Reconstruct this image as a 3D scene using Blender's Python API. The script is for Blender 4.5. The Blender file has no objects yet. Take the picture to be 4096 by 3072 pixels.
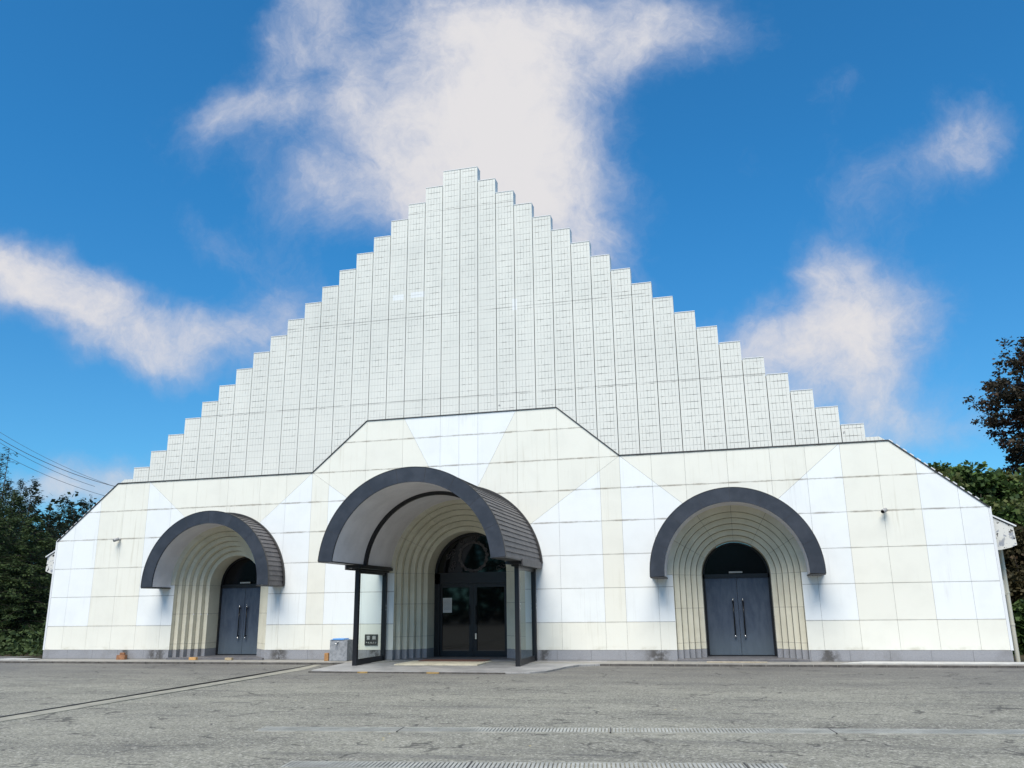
import bpy, bmesh, math, random
from mathutils import Vector, Matrix
R = math.radians
scn = bpy.context.scene
col = scn.collection

# ------------------------------------------------------------------ camera
RX = Vector((0.967376, 0.253049, -0.01226))
UP = Vector((0.076789, -0.246754, 0.966031))
FW = Vector((-0.241428, 0.935456, 0.258135))
CAM = Vector((8.38255, -25.44394, 1.57382))
cd = bpy.data.cameras.new('camera'); cam = bpy.data.objects.new('camera', cd); col.objects.link(cam)
cd.sensor_width = 36; cd.lens = 29.2595; cd.clip_end = 3000; cd.clip_start = .1
m = Matrix.Identity(4)
for i in range(3):
    m[i][0] = RX[i]; m[i][1] = UP[i]; m[i][2] = -FW[i]; m[i][3] = CAM[i]
cam.matrix_world = m
scn.camera = cam
scn.view_settings.view_transform = 'Standard'
scn.view_settings.look = 'None'
scn.view_settings.exposure = 0.55
scn.view_settings.gamma = 1

# ------------------------------------------------------------------ sky
SUN_EL, SUN_AZ = R(56), R(183)      # azimuth measured from +Y clockwise (behind the camera)
w = bpy.data.worlds.new('World'); scn.world = w; w.use_nodes = True
class NT:
    def __init__(s, tree): s.t = tree; s.n = tree.nodes; s.l = tree.links
    def new(s, typ, **kw):
        n = s.n.new(typ)
        for k, v in kw.items():
            if k.startswith('i_'):
                key = k[2:]; key = int(key) if key.isdigit() else key.replace('_', ' ')
                s.put(n.inputs[key], v)
            else: setattr(n, k, v)
        return n
    def put(s, sock, v):
        if hasattr(v, 'is_linked') or isinstance(v, bpy.types.NodeSocket): s.l.new(v, sock)
        else: sock.default_value = v
    def math(s, op, a, b=None, c=None, clamp=False):
        n = s.n.new('ShaderNodeMath'); n.operation = op; n.use_clamp = clamp
        s.put(n.inputs[0], a)
        if b is not None: s.put(n.inputs[1], b)
        if c is not None: s.put(n.inputs[2], c)
        return n.outputs[0]
    def vec(s, op, a, b=None, out=0):
        n = s.n.new('ShaderNodeVectorMath'); n.operation = op
        s.put(n.inputs[0], a)
        if b is not None: s.put(n.inputs[1], b)
        return n.outputs['Value'] if op in ('DOT_PRODUCT', 'LENGTH') else n.outputs[0]
    def mix(s, fac, a, b, blend='MIX'):
        n = s.n.new('ShaderNodeMix'); n.data_type = 'RGBA'; n.blend_type = blend
        s.put(n.inputs[0], fac); s.put(n.inputs[6], a); s.put(n.inputs[7], b)
        return n.outputs[2]
    def noise(s, vec, scale, detail=4, rough=.5, dist=0.0, out=0):
        n = s.n.new('ShaderNodeTexNoise')
        if vec is not None: s.l.new(vec, n.inputs['Vector'])
        n.inputs['Scale'].default_value = scale; n.inputs['Detail'].default_value = detail
        n.inputs['Roughness'].default_value = rough; n.inputs['Distortion'].default_value = dist
        return n.outputs[out]
    def smooth(s, v, lo, hi, a=0., b=1.):
        n = s.n.new('ShaderNodeMapRange'); n.interpolation_type = 'SMOOTHSTEP'
        s.put(n.inputs[0], v); n.inputs[1].default_value = lo; n.inputs[2].default_value = hi
        n.inputs[3].default_value = a; n.inputs[4].default_value = b
        return n.outputs[0]
    def lin(s, v, lo, hi, a=0., b=1.):
        n = s.n.new('ShaderNodeMapRange')
        s.put(n.inputs[0], v); n.inputs[1].default_value = lo; n.inputs[2].default_value = hi
        n.inputs[3].default_value = a; n.inputs[4].default_value = b
        return n.outputs[0]
    def xyz(s, v):
        n = s.n.new('ShaderNodeSeparateXYZ'); s.l.new(v, n.inputs[0]); return n.outputs
    def comb(s, x, y, z):
        n = s.n.new('ShaderNodeCombineXYZ')
        for k, v in enumerate((x, y, z)): s.put(n.inputs[k], v)
        return n.outputs[0]
T = NT(w.node_tree)
for n in list(T.n): T.n.remove(n)
out = T.new('ShaderNodeOutputWorld'); bg = T.new('ShaderNodeBackground')
T.l.new(bg.outputs[0], out.inputs[0]); bg.inputs['Strength'].default_value = 0.1
sky = T.new('ShaderNodeTexSky'); sky.sky_type = 'NISHITA'; sky.sun_disc = False
sky.sun_elevation = SUN_EL; sky.sun_rotation = SUN_AZ
sky.air_density = 1.0; sky.dust_density = 0.6; sky.ozone_density = 2.0
tc = T.new('ShaderNodeTexCoord'); dr = tc.outputs['Generated']
# gnomonic map of the cloud field round a fixed compass direction
den = T.math('MAXIMUM', T.vec('DOT_PRODUCT', dr, tuple(FW)), 0.08)
u = T.math('DIVIDE', T.vec('DOT_PRODUCT', dr, tuple(RX)), den)
v = T.math('DIVIDE', T.vec('DOT_PRODUCT', dr, tuple(UP)), den)
uv = T.comb(u, v, 0.0)
wn = T.noise(uv, 3.0, 5, .55, out=1)
warp = T.vec('SCALE', T.vec('SUBTRACT', wn, (.5, .5, .5))); warp.node.inputs[3].default_value = .16
wn2 = T.noise(uv, 11.0, 5, .6, out=1)
warp2 = T.vec('SCALE', T.vec('SUBTRACT', wn2, (.5, .5, .5))); warp2.node.inputs[3].default_value = .055
uvw = T.vec('ADD', T.vec('ADD', uv, warp), warp2)
# x, y, half width, half height (photo scale 2212), turn, weight
BLOBS = [(1090,150,230,230,-10,.95),(1010,270,250,190,-35,.8),(1160,60,330,130,0,.55),(1200,330,190,230,10,.26),(1230,480,150,190,0,.36),
 (1150,400,240,200,0,.30),(1010,430,240,120,0,.60),(860,370,220,130,-10,.62),(720,420,150,90,-15,.58),(1290,560,90,110,0,.35),
 (540,255,110,75,10,.80),(640,90,95,120,-35,.5),(600,130,90,60,0,.45),(700,10,170,50,0,.42),(760,190,60,120,20,.45),(700,255,110,60,-20,.42),
 (1450,45,200,80,-10,.62),(1360,110,110,80,0,.4),
 (130,640,210,95,-15,.74),(300,695,200,90,-12,.72),(40,590,130,80,0,.6),(240,610,50,70,-10,.5),(470,740,190,70,0,.42),(590,700,150,90,20,.40),(640,640,90,120,20,.34),(500,520,130,45,-8,.40),(415,455,50,35,0,.34),
 (1850,690,190,150,-8,.95),(1800,590,80,110,15,.55),(1850,810,200,110,0,.72),(1640,720,170,80,10,.5),(1560,800,160,90,0,.42),(1990,650,90,60,0,.3),
 (1990,370,150,95,25,.52),(2070,280,110,80,20,.5),(1890,410,70,60,30,.26),(2120,310,60,60,0,.3),(1800,220,60,50,0,.26),
 (150,1060,220,55,3,.85),(1960,930,240,70,-8,.62),(260,1000,200,50,0,.3)]
acc = None
for (x, y, a, b, rot, wt) in BLOBS:
    mp = T.new('ShaderNodeMapping', vector_type='TEXTURE')
    T.l.new(uvw, mp.inputs[0])
    mp.inputs['Location'].default_value = ((x * 1.85172 - 2048) / 3329.08, (1536 - y * 1.85172) / 3329.08, 0)
    mp.inputs['Rotation'].default_value = (0, 0, R(rot))
    k = 1.85172 / 3329.08 * 1.75
    mp.inputs['Scale'].default_value = (a * k, b * k, 1)
    d = T.smooth(T.vec('LENGTH', mp.outputs[0]), 0.0, 1.0, wt, 0.0)
    acc = d if acc is None else T.math('SUBTRACT', T.math('ADD', acc, d), T.math('MULTIPLY', T.math('MULTIPLY', acc, d), .55))
n1 = T.noise(uvw, 6.0, 12, .66)
n2 = T.noise(uvw, 20.0, 10, .72, .5)
dens = T.math('ADD', acc, T.math('MULTIPLY', T.math('SUBTRACT', n1, .5), 1.25))
dens = T.math('ADD', dens, T.math('MULTIPLY', T.math('SUBTRACT', n2, .5), .50))
# far from the mapped clouds: scattered general cloud so that the rest of the sky is not empty
front = T.smooth(T.vec('DOT_PRODUCT', dr, tuple(FW)), .35, .7)
g1 = T.noise(dr, 2.2, 7, .6, .3)
alpha = T.math('MULTIPLY', T.smooth(dens, .12, 1.20), T.smooth(acc, .1, .95, .78, 1.0))
alpha_far = T.smooth(g1, .42, .72)
al = T.math('ADD', T.math('MULTIPLY', alpha, front), T.math('MULTIPLY', alpha_far, T.math('SUBTRACT', 1.0, front)))
thick = T.smooth(T.math('ADD', T.math('ADD', acc, T.math('MULTIPLY', T.math('SUBTRACT', n1, .5), 1.5)), T.math('MULTIPLY', T.math('SUBTRACT', n2, .5), .6)), .38, 1.35)
ccol = T.mix(thick, (2.75, 3.25, 4.5, 1), (5.3, 5.2, 5.3, 1))
elv = T.xyz(dr)[2]
low = T.smooth(elv, .30, .02)
skyc = T.mix(1.0, sky.outputs[0], (.20, .82, 1.16, 1), 'MULTIPLY')
skyc = T.mix(T.smooth(elv, .50, .12), skyc, T.mix(1.0, skyc, (1.5, .92, .86, 1), 'MULTIPLY'))
ccol = T.mix(T.math('MULTIPLY', low, .5), ccol, (3.6, 4.5, 5.3, 1))
fin = T.mix(al, skyc, ccol)
T.l.new(fin, bg.inputs[0])

# ------------------------------------------------------------------ sun (soft, thin cloud in front of it)
sd = bpy.data.lights.new('sun', 'SUN'); so = bpy.data.objects.new('sun', sd); col.objects.link(so)
sd.energy = 3.5; sd.angle = R(42); sd.color = (1, .92, .82)
dirv = Vector((math.sin(SUN_AZ) * math.cos(SUN_EL), math.cos(SUN_AZ) * math.cos(SUN_EL), math.sin(SUN_EL)))
so.rotation_euler = dirv.to_track_quat('Z', 'Y').to_euler()

# ------------------------------------------------------------------ helpers
def mat(name, color=(.5, .5, .5), rough=.8, metal=0., fn=None, spec=.5):
    mt = bpy.data.materials.new(name); mt.use_nodes = True
    t = NT(mt.node_tree); b = t.n['Principled BSDF']
    b.inputs['Base Color'].default_value = (*color, 1); b.inputs['Roughness'].default_value = rough
    b.inputs['Metallic'].default_value = metal; b.inputs['Specular IOR Level'].default_value = spec
    if fn: fn(t, b)
    return mt
def objco(t):
    return t.new('ShaderNodeTexCoord').outputs['Object']
def worldco(t):
    return t.new('ShaderNodeNewGeometry').outputs['Position']
def bump(t, b, h, strength=.3, dist=.01):
    n = t.new('ShaderNodeBump'); n.inputs['Strength'].default_value = strength; n.inputs['Distance'].default_value = dist
    t.l.new(h, n.inputs['Height']); t.l.new(n.outputs[0], b.inputs['Normal'])

class MB:
    def __init__(s): s.bm = bmesh.new()
    def poly(s, pts, mi=0):
        vs = [s.bm.verts.new(p) for p in pts]
        f = s.bm.faces.new(vs); f.material_index = mi; return f
    def box(s, x0, x1, y0, y1, z0, z1, mi=0):
        V = [s.bm.verts.new((x, y, z)) for x in (x0, x1) for y in (y0, y1) for z in (z0, z1)]
        for q in ((0,1,3,2),(4,6,7,5),(0,4,5,1),(2,3,7,6),(0,2,6,4),(1,5,7,3)):
            f = s.bm.faces.new([V[i] for i in q]); f.material_index = mi
    def prism(s, pts, y0, y1, mi=0):
        """pts = (x,z) outline, extruded along y"""
        a = [s.bm.verts.new((x, y0, z)) for x, z in pts]; b = [s.bm.verts.new((x, y1, z)) for x, z in pts]
        n = len(pts)
        fs = [s.bm.faces.new(a), s.bm.faces.new(b[::-1])]
        for i in range(n): fs.append(s.bm.faces.new((a[i], b[i], b[(i+1) % n], a[(i+1) % n])))
        for f in fs: f.material_index = mi
    def slab(s, pts, z0, z1, mi=0):
        a = [s.bm.verts.new((x, y, z0)) for x, y in pts]; b = [s.bm.verts.new((x, y, z1)) for x, y in pts]
        n = len(pts)
        fs = [s.bm.faces.new(a), s.bm.faces.new(b[::-1])]
        for i in range(n): fs.append(s.bm.faces.new((a[i], b[i], b[(i+1) % n], a[(i+1) % n])))
        for f in fs: f.material_index = mi
    def sweep(s, rings, closed_ring=True, caps=True, mi=0):
        """rings = list of lists of 3-D points; skins between them"""
        RV = [[s.bm.verts.new(p) for p in r] for r in rings]
        n = len(rings[0]); rng = n if closed_ring else n - 1
        for i in range(len(RV) - 1):
            for j in range(rng):
                k = (j + 1) % n
                f = s.bm.faces.new((RV[i][j], RV[i][k], RV[i+1][k], RV[i+1][j])); f.material_index = mi
        if caps and closed_ring:
            s.bm.faces.new(RV[0]).material_index = mi; s.bm.faces.new(RV[-1][::-1]).material_index = mi
    def tube(s, pts, rad, n=8, mi=0):
        rings = []
        for i, p in enumerate(pts):
            p = Vector(p); a = Vector(pts[max(0, i-1)]); b = Vector(pts[min(len(pts)-1, i+1)])
            d = (b - a).normalized(); q = d.to_track_quat('Z', 'Y')
            r = rad[i] if isinstance(rad, (list, tuple)) else rad
            rings.append([p + q @ Vector((math.cos(2*math.pi*k/n)*r, math.sin(2*math.pi*k/n)*r, 0)) for k in range(n)])
        s.sweep(rings, True, True, mi)
    def build_each(s, name, mats, parent=None, group=None, world=False, **kw):
        """one object for each separate piece"""
        bmesh.ops.recalc_face_normals(s.bm, faces=s.bm.faces)
        seen = set(); outp = []
        s.bm.verts.ensure_lookup_table()
        for v0 in s.bm.verts:
            if v0 in seen: continue
            st, isl = [v0], []
            seen.add(v0)
            while st:
                v = st.pop(); isl.append(v)
                for e in v.link_edges:
                    q = e.other_vert(v)
                    if q not in seen: seen.add(q); st.append(q)
            mp = {}; nb = MB()
            for v in isl: mp[v] = nb.bm.verts.new(v.co)
            fs = {f for v in isl for f in v.link_faces}
            for f in fs: nb.bm.faces.new([mp[v] for v in f.verts]).material_index = f.material_index
            o = nb.build(name, mats, None, **kw)
            if parent: o.parent = parent
            outp.append(o)
        s.bm.free(); return outp
    def build(s, name, mats, parent=None, smooth=False, fix=True, bevel=0):
        if fix: bmesh.ops.recalc_face_normals(s.bm, faces=s.bm.faces)
        me = bpy.data.meshes.new(name); s.bm.to_mesh(me); s.bm.free()
        for mm in (mats if isinstance(mats, (list, tuple)) else [mats]): me.materials.append(mm)
        if smooth:
            for p in me.polygons: p.use_smooth = True
        o = bpy.data.objects.new(name, me); col.objects.link(o)
        if parent: o.parent = parent
        if bevel:
            bv = o.modifiers.new('bevel', 'BEVEL'); bv.width = bevel; bv.segments = 2; bv.limit_method = 'ANGLE'
        return o
def tag(o, label=None, cat=None, group=None, kind=None):
    if label: o['label'] = label
    if cat: o['category'] = cat
    if group: o['group'] = group
    if kind: o['kind'] = kind
    return o
def empty(name, loc, label, cat, group=None):
    o = bpy.data.objects.new(name, None); col.objects.link(o); o.location = loc; o.empty_display_size = .3
    return tag(o, label, cat, group)
def local(o, parent):
    """keep world coordinates of a child whose mesh was written in world space"""
    o.parent = parent; o.matrix_parent_inverse = Matrix.Translation(-Vector(parent.location)); return o
def bake(o):
    """freeze modifiers without bpy.ops"""
    bpy.context.view_layer.update()
    dg = bpy.context.evaluated_depsgraph_get()
    me = bpy.data.meshes.new_from_object(o.evaluated_get(dg), preserve_all_data_layers=True, depsgraph=dg)
    o.modifiers.clear(); o.data = me

# ------------------------------------------------------------------ materials
def m_panel(base, dirt):
    def fn(t, b):
        p = worldco(t); X = t.xyz(p)
        rnd = t.new('ShaderNodeNewGeometry').outputs['Random Per Island']
        c = t.mix(t.lin(rnd, 0, 1, 0, 1), (*[k * .965 for k in base], 1), (*base, 1))
        n = t.noise(p, 1.1, 6, .6)
        c = t.mix(t.math('MULTIPLY', t.smooth(n, .42, .75), .35), c, (*[a * .82 + .03 * 0 for a in base], 1))
        # vertical water runs
        vs = t.comb(t.math('MULTIPLY', X[0], 9.0), t.math('MULTIPLY', X[1], 2.0), t.math('MULTIPLY', X[2], .35))
        r1 = t.noise(vs, 1.0, 5, .7)
        r2 = t.noise(p, .45, 3, .5)
        st = t.math('MULTIPLY', t.smooth(r1, .52, .78), t.smooth(r2, .40, .65))
        c = t.mix(t.math('MULTIPLY', st, .60), c, (*dirt, 1))
        # horizontal joints rusted / mossy in patches
        jz = None
        for z0 in (1.09, 2.075, 3.055, 4.055, 5.04, 6.02, 7.0):
            d = t.math('ABSOLUTE', t.math('SUBTRACT', X[2], z0))
            k = t.smooth(d, .045, .010)
            jz = k if jz is None else t.math('MAXIMUM', jz, k)
        hs = t.comb(t.math('MULTIPLY', X[0], 1.6), 0.0, t.math('MULTIPLY', X[2], 3.0))
        jn = t.smooth(t.noise(hs, 1.0, 6, .75), .40, .62)
        up = t.smooth(X[2], 2.4, 4.4, .25, 1.0)
        c = t.mix(t.math('MULTIPLY', t.math('MULTIPLY', jz, jn), t.math('MULTIPLY', up, .55)), c, (.20, .15, .09, 1))
        # damp dirt just above the plinth
        low = t.math('MULTIPLY', t.smooth(X[2], .46, .30), t.smooth(t.noise(hs, .9, 5, .7), .45, .7))
        c = t.mix(t.math('MULTIPLY', low, .5), c, (.36, .33, .22, 1))
        t.l.new(c, b.inputs['Base Color'])
        bump(t, b, t.noise(p, 60, 3, .5), .12, .004)
    return fn
WHITE = mat('white_panel', rough=.55, fn=m_panel((.81, .84, .835), (.50, .50, .46)))
CREAM = mat('cream_panel', rough=.6, fn=m_panel((.79, .785, .70), (.46, .43, .32)))
DARKJ = mat('dark_joint', (.10, .095, .085), .9)
def m_surround(t, b):
    p = worldco(t); X = t.xyz(p)
    n = t.noise(p, 1.6, 6, .6)
    c = t.mix(t.smooth(n, .35, .7), (.70, .67, .54, 1), (.61, .58, .46, 1))
    c = t.mix(t.math('MULTIPLY', t.smooth(t.noise(p, 9, 5, .7), .55, .8), .25), c, (.40, .37, .28, 1))
    t.l.new(c, b.inputs['Base Color']); bump(t, b, t.noise(p, 70, 3, .5), .15, .004)
SURR = mat('door_surround_stone', rough=.65, fn=m_surround)
def m_granite(t, b):
    p = worldco(t); X = t.xyz(p)
    sp = t.noise(p, 130, 2, .6); n = t.noise(p, 1.5, 6, .65)
    c = t.mix(t.smooth(sp, .35, .65), (.20, .205, .225, 1), (.36, .365, .38, 1))
    c = t.mix(t.math('MULTIPLY', t.smooth(n, .45, .75), .5), c, (.16, .155, .15, 1))
    s = None      # water marks under each canopy foot
    for x0, wd in ((6.08, .42), (10.72, .34), (-10.70, .50), (-6.05, .40), (2.72, .22), (-11.9, .2), (-2.75, .25)):
        d = t.math('ABSOLUTE', t.math('SUBTRACT', t.math('ADD', X[0], t.math('MULTIPLY', t.math('SUBTRACT', n, .5), .35)), x0))
        k = t.smooth(d, wd, wd * .25)
        s = k if s is None else t.math('MAXIMUM', s, k)
    s = t.math('MULTIPLY', s, t.smooth(t.noise(p, 5, 5, .7), .32, .55))
    c = t.mix(t.math('MULTIPLY', s, .85), c, (.055, .05, .045, 1))
    c = t.mix(t.math('MULTIPLY', t.smooth(X[2], .06, 0), .5), c, (.14, .13, .11, 1))
    t.l.new(c, b.inputs['Base Color']); bump(t, b, sp, .15, .004)
GRAN = mat('granite_plinth', rough=.6, fn=m_granite)
def m_tile(t, b):
    p = worldco(t); X = t.xyz(p)
    fx = t.math('FRACT', t.math('DIVIDE', t.math('ADD', X[0], 65.0 + .054), .10833))
    fz = t.math('FRACT', t.math('DIVIDE', t.math('ADD', X[2], 10.04), .2245))
    dx = t.math('MULTIPLY', t.math('ABSOLUTE', t.math('SUBTRACT', fx, .5)), .10833)
    dz = t.math('MULTIPLY', t.math('ABSOLUTE', t.math('SUBTRACT', fz, .5)), .2245)
    lx = t.smooth(dx, .0085, .004); lz = t.smooth(dz, .0105, .005)
    # keep the borders of each column plain
    cx = t.math('ABSOLUTE', t.math('SUBTRACT', t.math('FRACT', t.math('DIVIDE', t.math('ADD', X[0], 65.0), .65)), .5))
    core = t.smooth(cx, .46, .43)
    ci = t.math('FLOOR', t.math('DIVIDE', t.math('ADD', X[0], 65.0), .65))
    wn = t.new('ShaderNodeTexWhiteNoise', noise_dimensions='1D'); t.l.new(ci, wn.inputs['W'])
    pv = t.comb(t.math('MULTIPLY', X[0], 1.0), t.math('MULTIPLY', wn.outputs[0], 7.0), t.math('MULTIPLY', X[2], .55))
    g = t.noise(pv, 1.5, 6, .72)
    # grime has gathered in the grout on the upper, more exposed side to the right
    side = t.math('ADD', t.lin(X[0], -9, 9, -.06, .17), t.lin(wn.outputs[0], 0, 1, -.035, .035))
    top = t.math('ADD', t.lin(t.math('ADD', X[2], t.math('MULTIPLY', t.math('ABSOLUTE', X[0]), .864)), 10, 16.7, -.07, .10), side)
    gm = t.smooth(t.math('ADD', g, top), .40, .62)
    gl = t.math('MULTIPLY', t.smooth(t.noise(t.comb(t.math('MULTIPLY', X[0], 3.5), 0.0, t.math('MULTIPLY', X[2], 6.0)), 1.0, 4, .7), .38, .62), gm)
    n = t.noise(p, .5, 5, .6)
    base = t.mix(t.smooth(n, .3, .7), (.625, .63, .58, 1), (.715, .715, .655, 1))
    tw = t.new('ShaderNodeTexWhiteNoise', noise_dimensions='2D')
    t.l.new(t.comb(t.math('FLOOR', t.math('DIVIDE', t.math('ADD', X[0], 65.054), .10833)), t.math('FLOOR', t.math('DIVIDE', t.math('ADD', X[2], 10.04), .2245)), 0.0), tw.inputs['Vector'])
    base = t.mix(t.lin(tw.outputs[0], 0, 1, 0, .10), base, (.50, .53, .50, 1))
    # paler band towards the foot
    base = t.mix(t.smooth(X[2], 12, 7, 0, .45), base, (.75, .75, .69, 1))
    ln = t.math('MULTIPLY', t.math('MAXIMUM', t.math('MULTIPLY', lx, .65), lz), core)
    gl = t.math('MULTIPLY', gl, t.smooth(cx, .42, .30))
    f = t.math('MULTIPLY', ln, t.math('ADD', .26, t.math('MULTIPLY', gl, .74)))
    c = t.mix(f, base, (.06, .056, .046, 1))
    # wide expansion joints every few metres
    jz = None
    for z0 in (15.16, 11.27, 8.3):
        k = t.smooth(t.math('ABSOLUTE', t.math('SUBTRACT', X[2], z0)), .02, .010)
        jz = k if jz is None else t.math('MAXIMUM', jz, k)
    jr = t.smooth(t.noise(t.comb(X[0], 0.0, X[2]), 1.3, 4, .6), .36, .55)
    c = t.mix(t.math('MULTIPLY', t.math('MULTIPLY', jz, jr), .55), c, (.10, .09, .08, 1))
    # a few replaced, whiter tiles
    for (xa, xb, za, zb) in ((-2.45, -2.05, 11.95, 12.15), (-1.78, -1.28, 11.98, 12.18), (1.86, 2.02, 11.15, 11.55)):
        k = t.math('MULTIPLY', t.math('MULTIPLY', t.math('GREATER_THAN', X[0], xa), t.math('LESS_THAN', X[0], xb)),
                   t.math('MULTIPLY', t.math('GREATER_THAN', X[2], za), t.math('LESS_THAN', X[2], zb)))
        c = t.mix(t.math('MULTIPLY', k, .5), c, (.80, .84, .88, 1))
    # dark spall marks
    sp = t.smooth(t.noise(p, 3.2, 3, .5), .735, .76)
    c = t.mix(t.math('MULTIPLY', t.math('MULTIPLY', sp, t.math('GREATER_THAN', X[0], 1.0)), .7), c, (.12, .11, .12, 1))
    t.l.new(c, b.inputs['Base Color'])
    h = t.math('SUBTRACT', 1.0, ln)
    bump(t, b, h, .25, .004)
TILE = mat('glazed_wall_tile', rough=.38, fn=m_tile)
def m_steelblue(t, b):
    p = worldco(t)
    c = t.mix(t.smooth(t.noise(p, 2.5, 6, .6), .35, .7), (.028, .034, .046, 1), (.046, .053, .068, 1))
    t.l.new(c, b.inputs['Base Color']); bump(t, b, t.noise(p, 90, 2, .5), .05, .002)
FASC = mat('canopy_fascia_metal', rough=.45, metal=.15, fn=m_steelblue)
def m_shingle(t, b):
    p = worldco(t); X = t.xyz(p)
    c = t.mix(t.smooth(t.noise(p, 3, 6, .7), .3, .7), (.075, .072, .076, 1), (.13, .122, .122, 1))
    t.l.new(c, b.inputs['Base Color']); bump(t, b, t.noise(p, 40, 3, .6), .2, .004)
SHIN = mat('canopy_shingle', rough=.6, metal=.1, fn=m_shingle)
def m_soffit(t, b):
    p = worldco(t)
    c = t.mix(t.smooth(t.noise(p, 1.4, 5, .6), .3, .7), (.66, .64, .66, 1), (.76, .74, .76, 1))
    t.l.new(c, b.inputs['Base Color'])
SOFF = mat('canopy_soffit_paint', rough=.6, fn=m_soffit)
BLACK = mat('black_frame_metal', (.018, .019, .022), .35, .2)
FLASH = mat('dark_flashing', (.035, .033, .032), .5)
EDGEW = mat('pale_edge_trim', (.70, .72, .73), .5)
def m_door(t, b):
    p = worldco(t); X = t.xyz(p)
    n = t.noise(t.comb(t.math('MULTIPLY', X[0], 3.0), X[1], t.math('MULTIPLY', X[2], .9)), 2.2, 6, .65)
    c = t.mix(t.smooth(n, .3, .7), (.055, .074, .112, 1), (.094, .120, .162, 1))
    lowm = t.smooth(t.math('ADD', X[2], t.math('MULTIPLY', n, .6)), 1.4, .4)
    c = t.mix(t.math('MULTIPLY', lowm, .5), c, (.15, .19, .21, 1))
    t.l.new(c, b.inputs['Base Color'])
DOOR = mat('blue_steel_door', rough=.5, metal=.2, fn=m_door)
DGLASS = mat('dark_door_glass', (.004, .005, .006), .04, 0, spec=.55)
LGLASS = mat('dark_lunette_glass', (.006, .006, .008), .12, 0, spec=.3)
def m_clear(t, b):
    b.inputs['Base Color'].default_value = (.86, .93, .90, 1)
    gl = t.new('ShaderNodeBsdfGlossy'); gl.inputs['Roughness'].default_value = .02
    tr = t.new('ShaderNodeBsdfTransparent'); tr.inputs[0].default_value = (.83, .90, .87, 1)
    fr = t.new('ShaderNodeLayerWeight'); fr.inputs[0].default_value = .12
    mx = t.new('ShaderNodeMixShader'); t.l.new(fr.outputs[0], mx.inputs[0]); t.l.new(tr.outputs[0], mx.inputs[1]); t.l.new(gl.outputs[0], mx.inputs[2])
    t.l.new(mx.outputs[0], t.n['Material Output'].inputs[0])
CLEAR = mat('clear_side_glass', fn=m_clear)
CHROME = mat('polished_steel', (.75, .75, .75), .18, 1)
def m_conc(c0, c1, sc=3.0):
    def fn(t, b):
        p = worldco(t)
        c = t.mix(t.smooth(t.noise(p, sc, 8, .65), .3, .7), (*c0, 1), (*c1, 1))
        c = t.mix(t.math('MULTIPLY', t.smooth(t.noise(p, 80, 2, .6), .5, .7), .3), c, (*[k * .6 for k in c0], 1))
        t.l.new(c, b.inputs['Base Color']); bump(t, b, t.noise(p, 60, 4, .6), .25, .005)
    return fn
CONC = mat('walk_concrete', rough=.85, fn=m_conc((.21, .205, .185), (.30, .29, .26)))
CONCP = mat('pale_concrete', rough=.85, fn=m_conc((.38, .38, .36), (.52, .52, .49)))
STEPM = mat('dark_step_stone', rough=.55, fn=m_conc((.10, .10, .11), (.16, .158, .165)))
BASIN = mat('basin_concrete', rough=.8, fn=m_conc((.20, .215, .23), (.34, .355, .375), 9))
def m_slab(t, b):
    p = worldco(t); X = t.xyz(p)
    c = t.mix(t.smooth(t.noise(p, 1.3, 7, .65), .3, .7), (.21, .21, .205, 1), (.36, .355, .34, 1))
    fx = t.math('ABSOLUTE', t.math('SUBTRACT', t.math('FRACT', t.math('MULTIPLY', X[0], 3.333)), .5))
    fy = t.math('ABSOLUTE', t.math('SUBTRACT', t.math('FRACT', t.math('MULTIPLY', X[1], 3.333)), .5))
    ln = t.smooth(t.math('MAXIMUM', fx, fy), .478, .492)
    c = t.mix(t.math('MULTIPLY', ln, .5), c, (.10, .10, .09, 1))
    t.l.new(c, b.inputs['Base Color'])
SLAB = mat('porch_paving', rough=.5, fn=m_slab)

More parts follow.
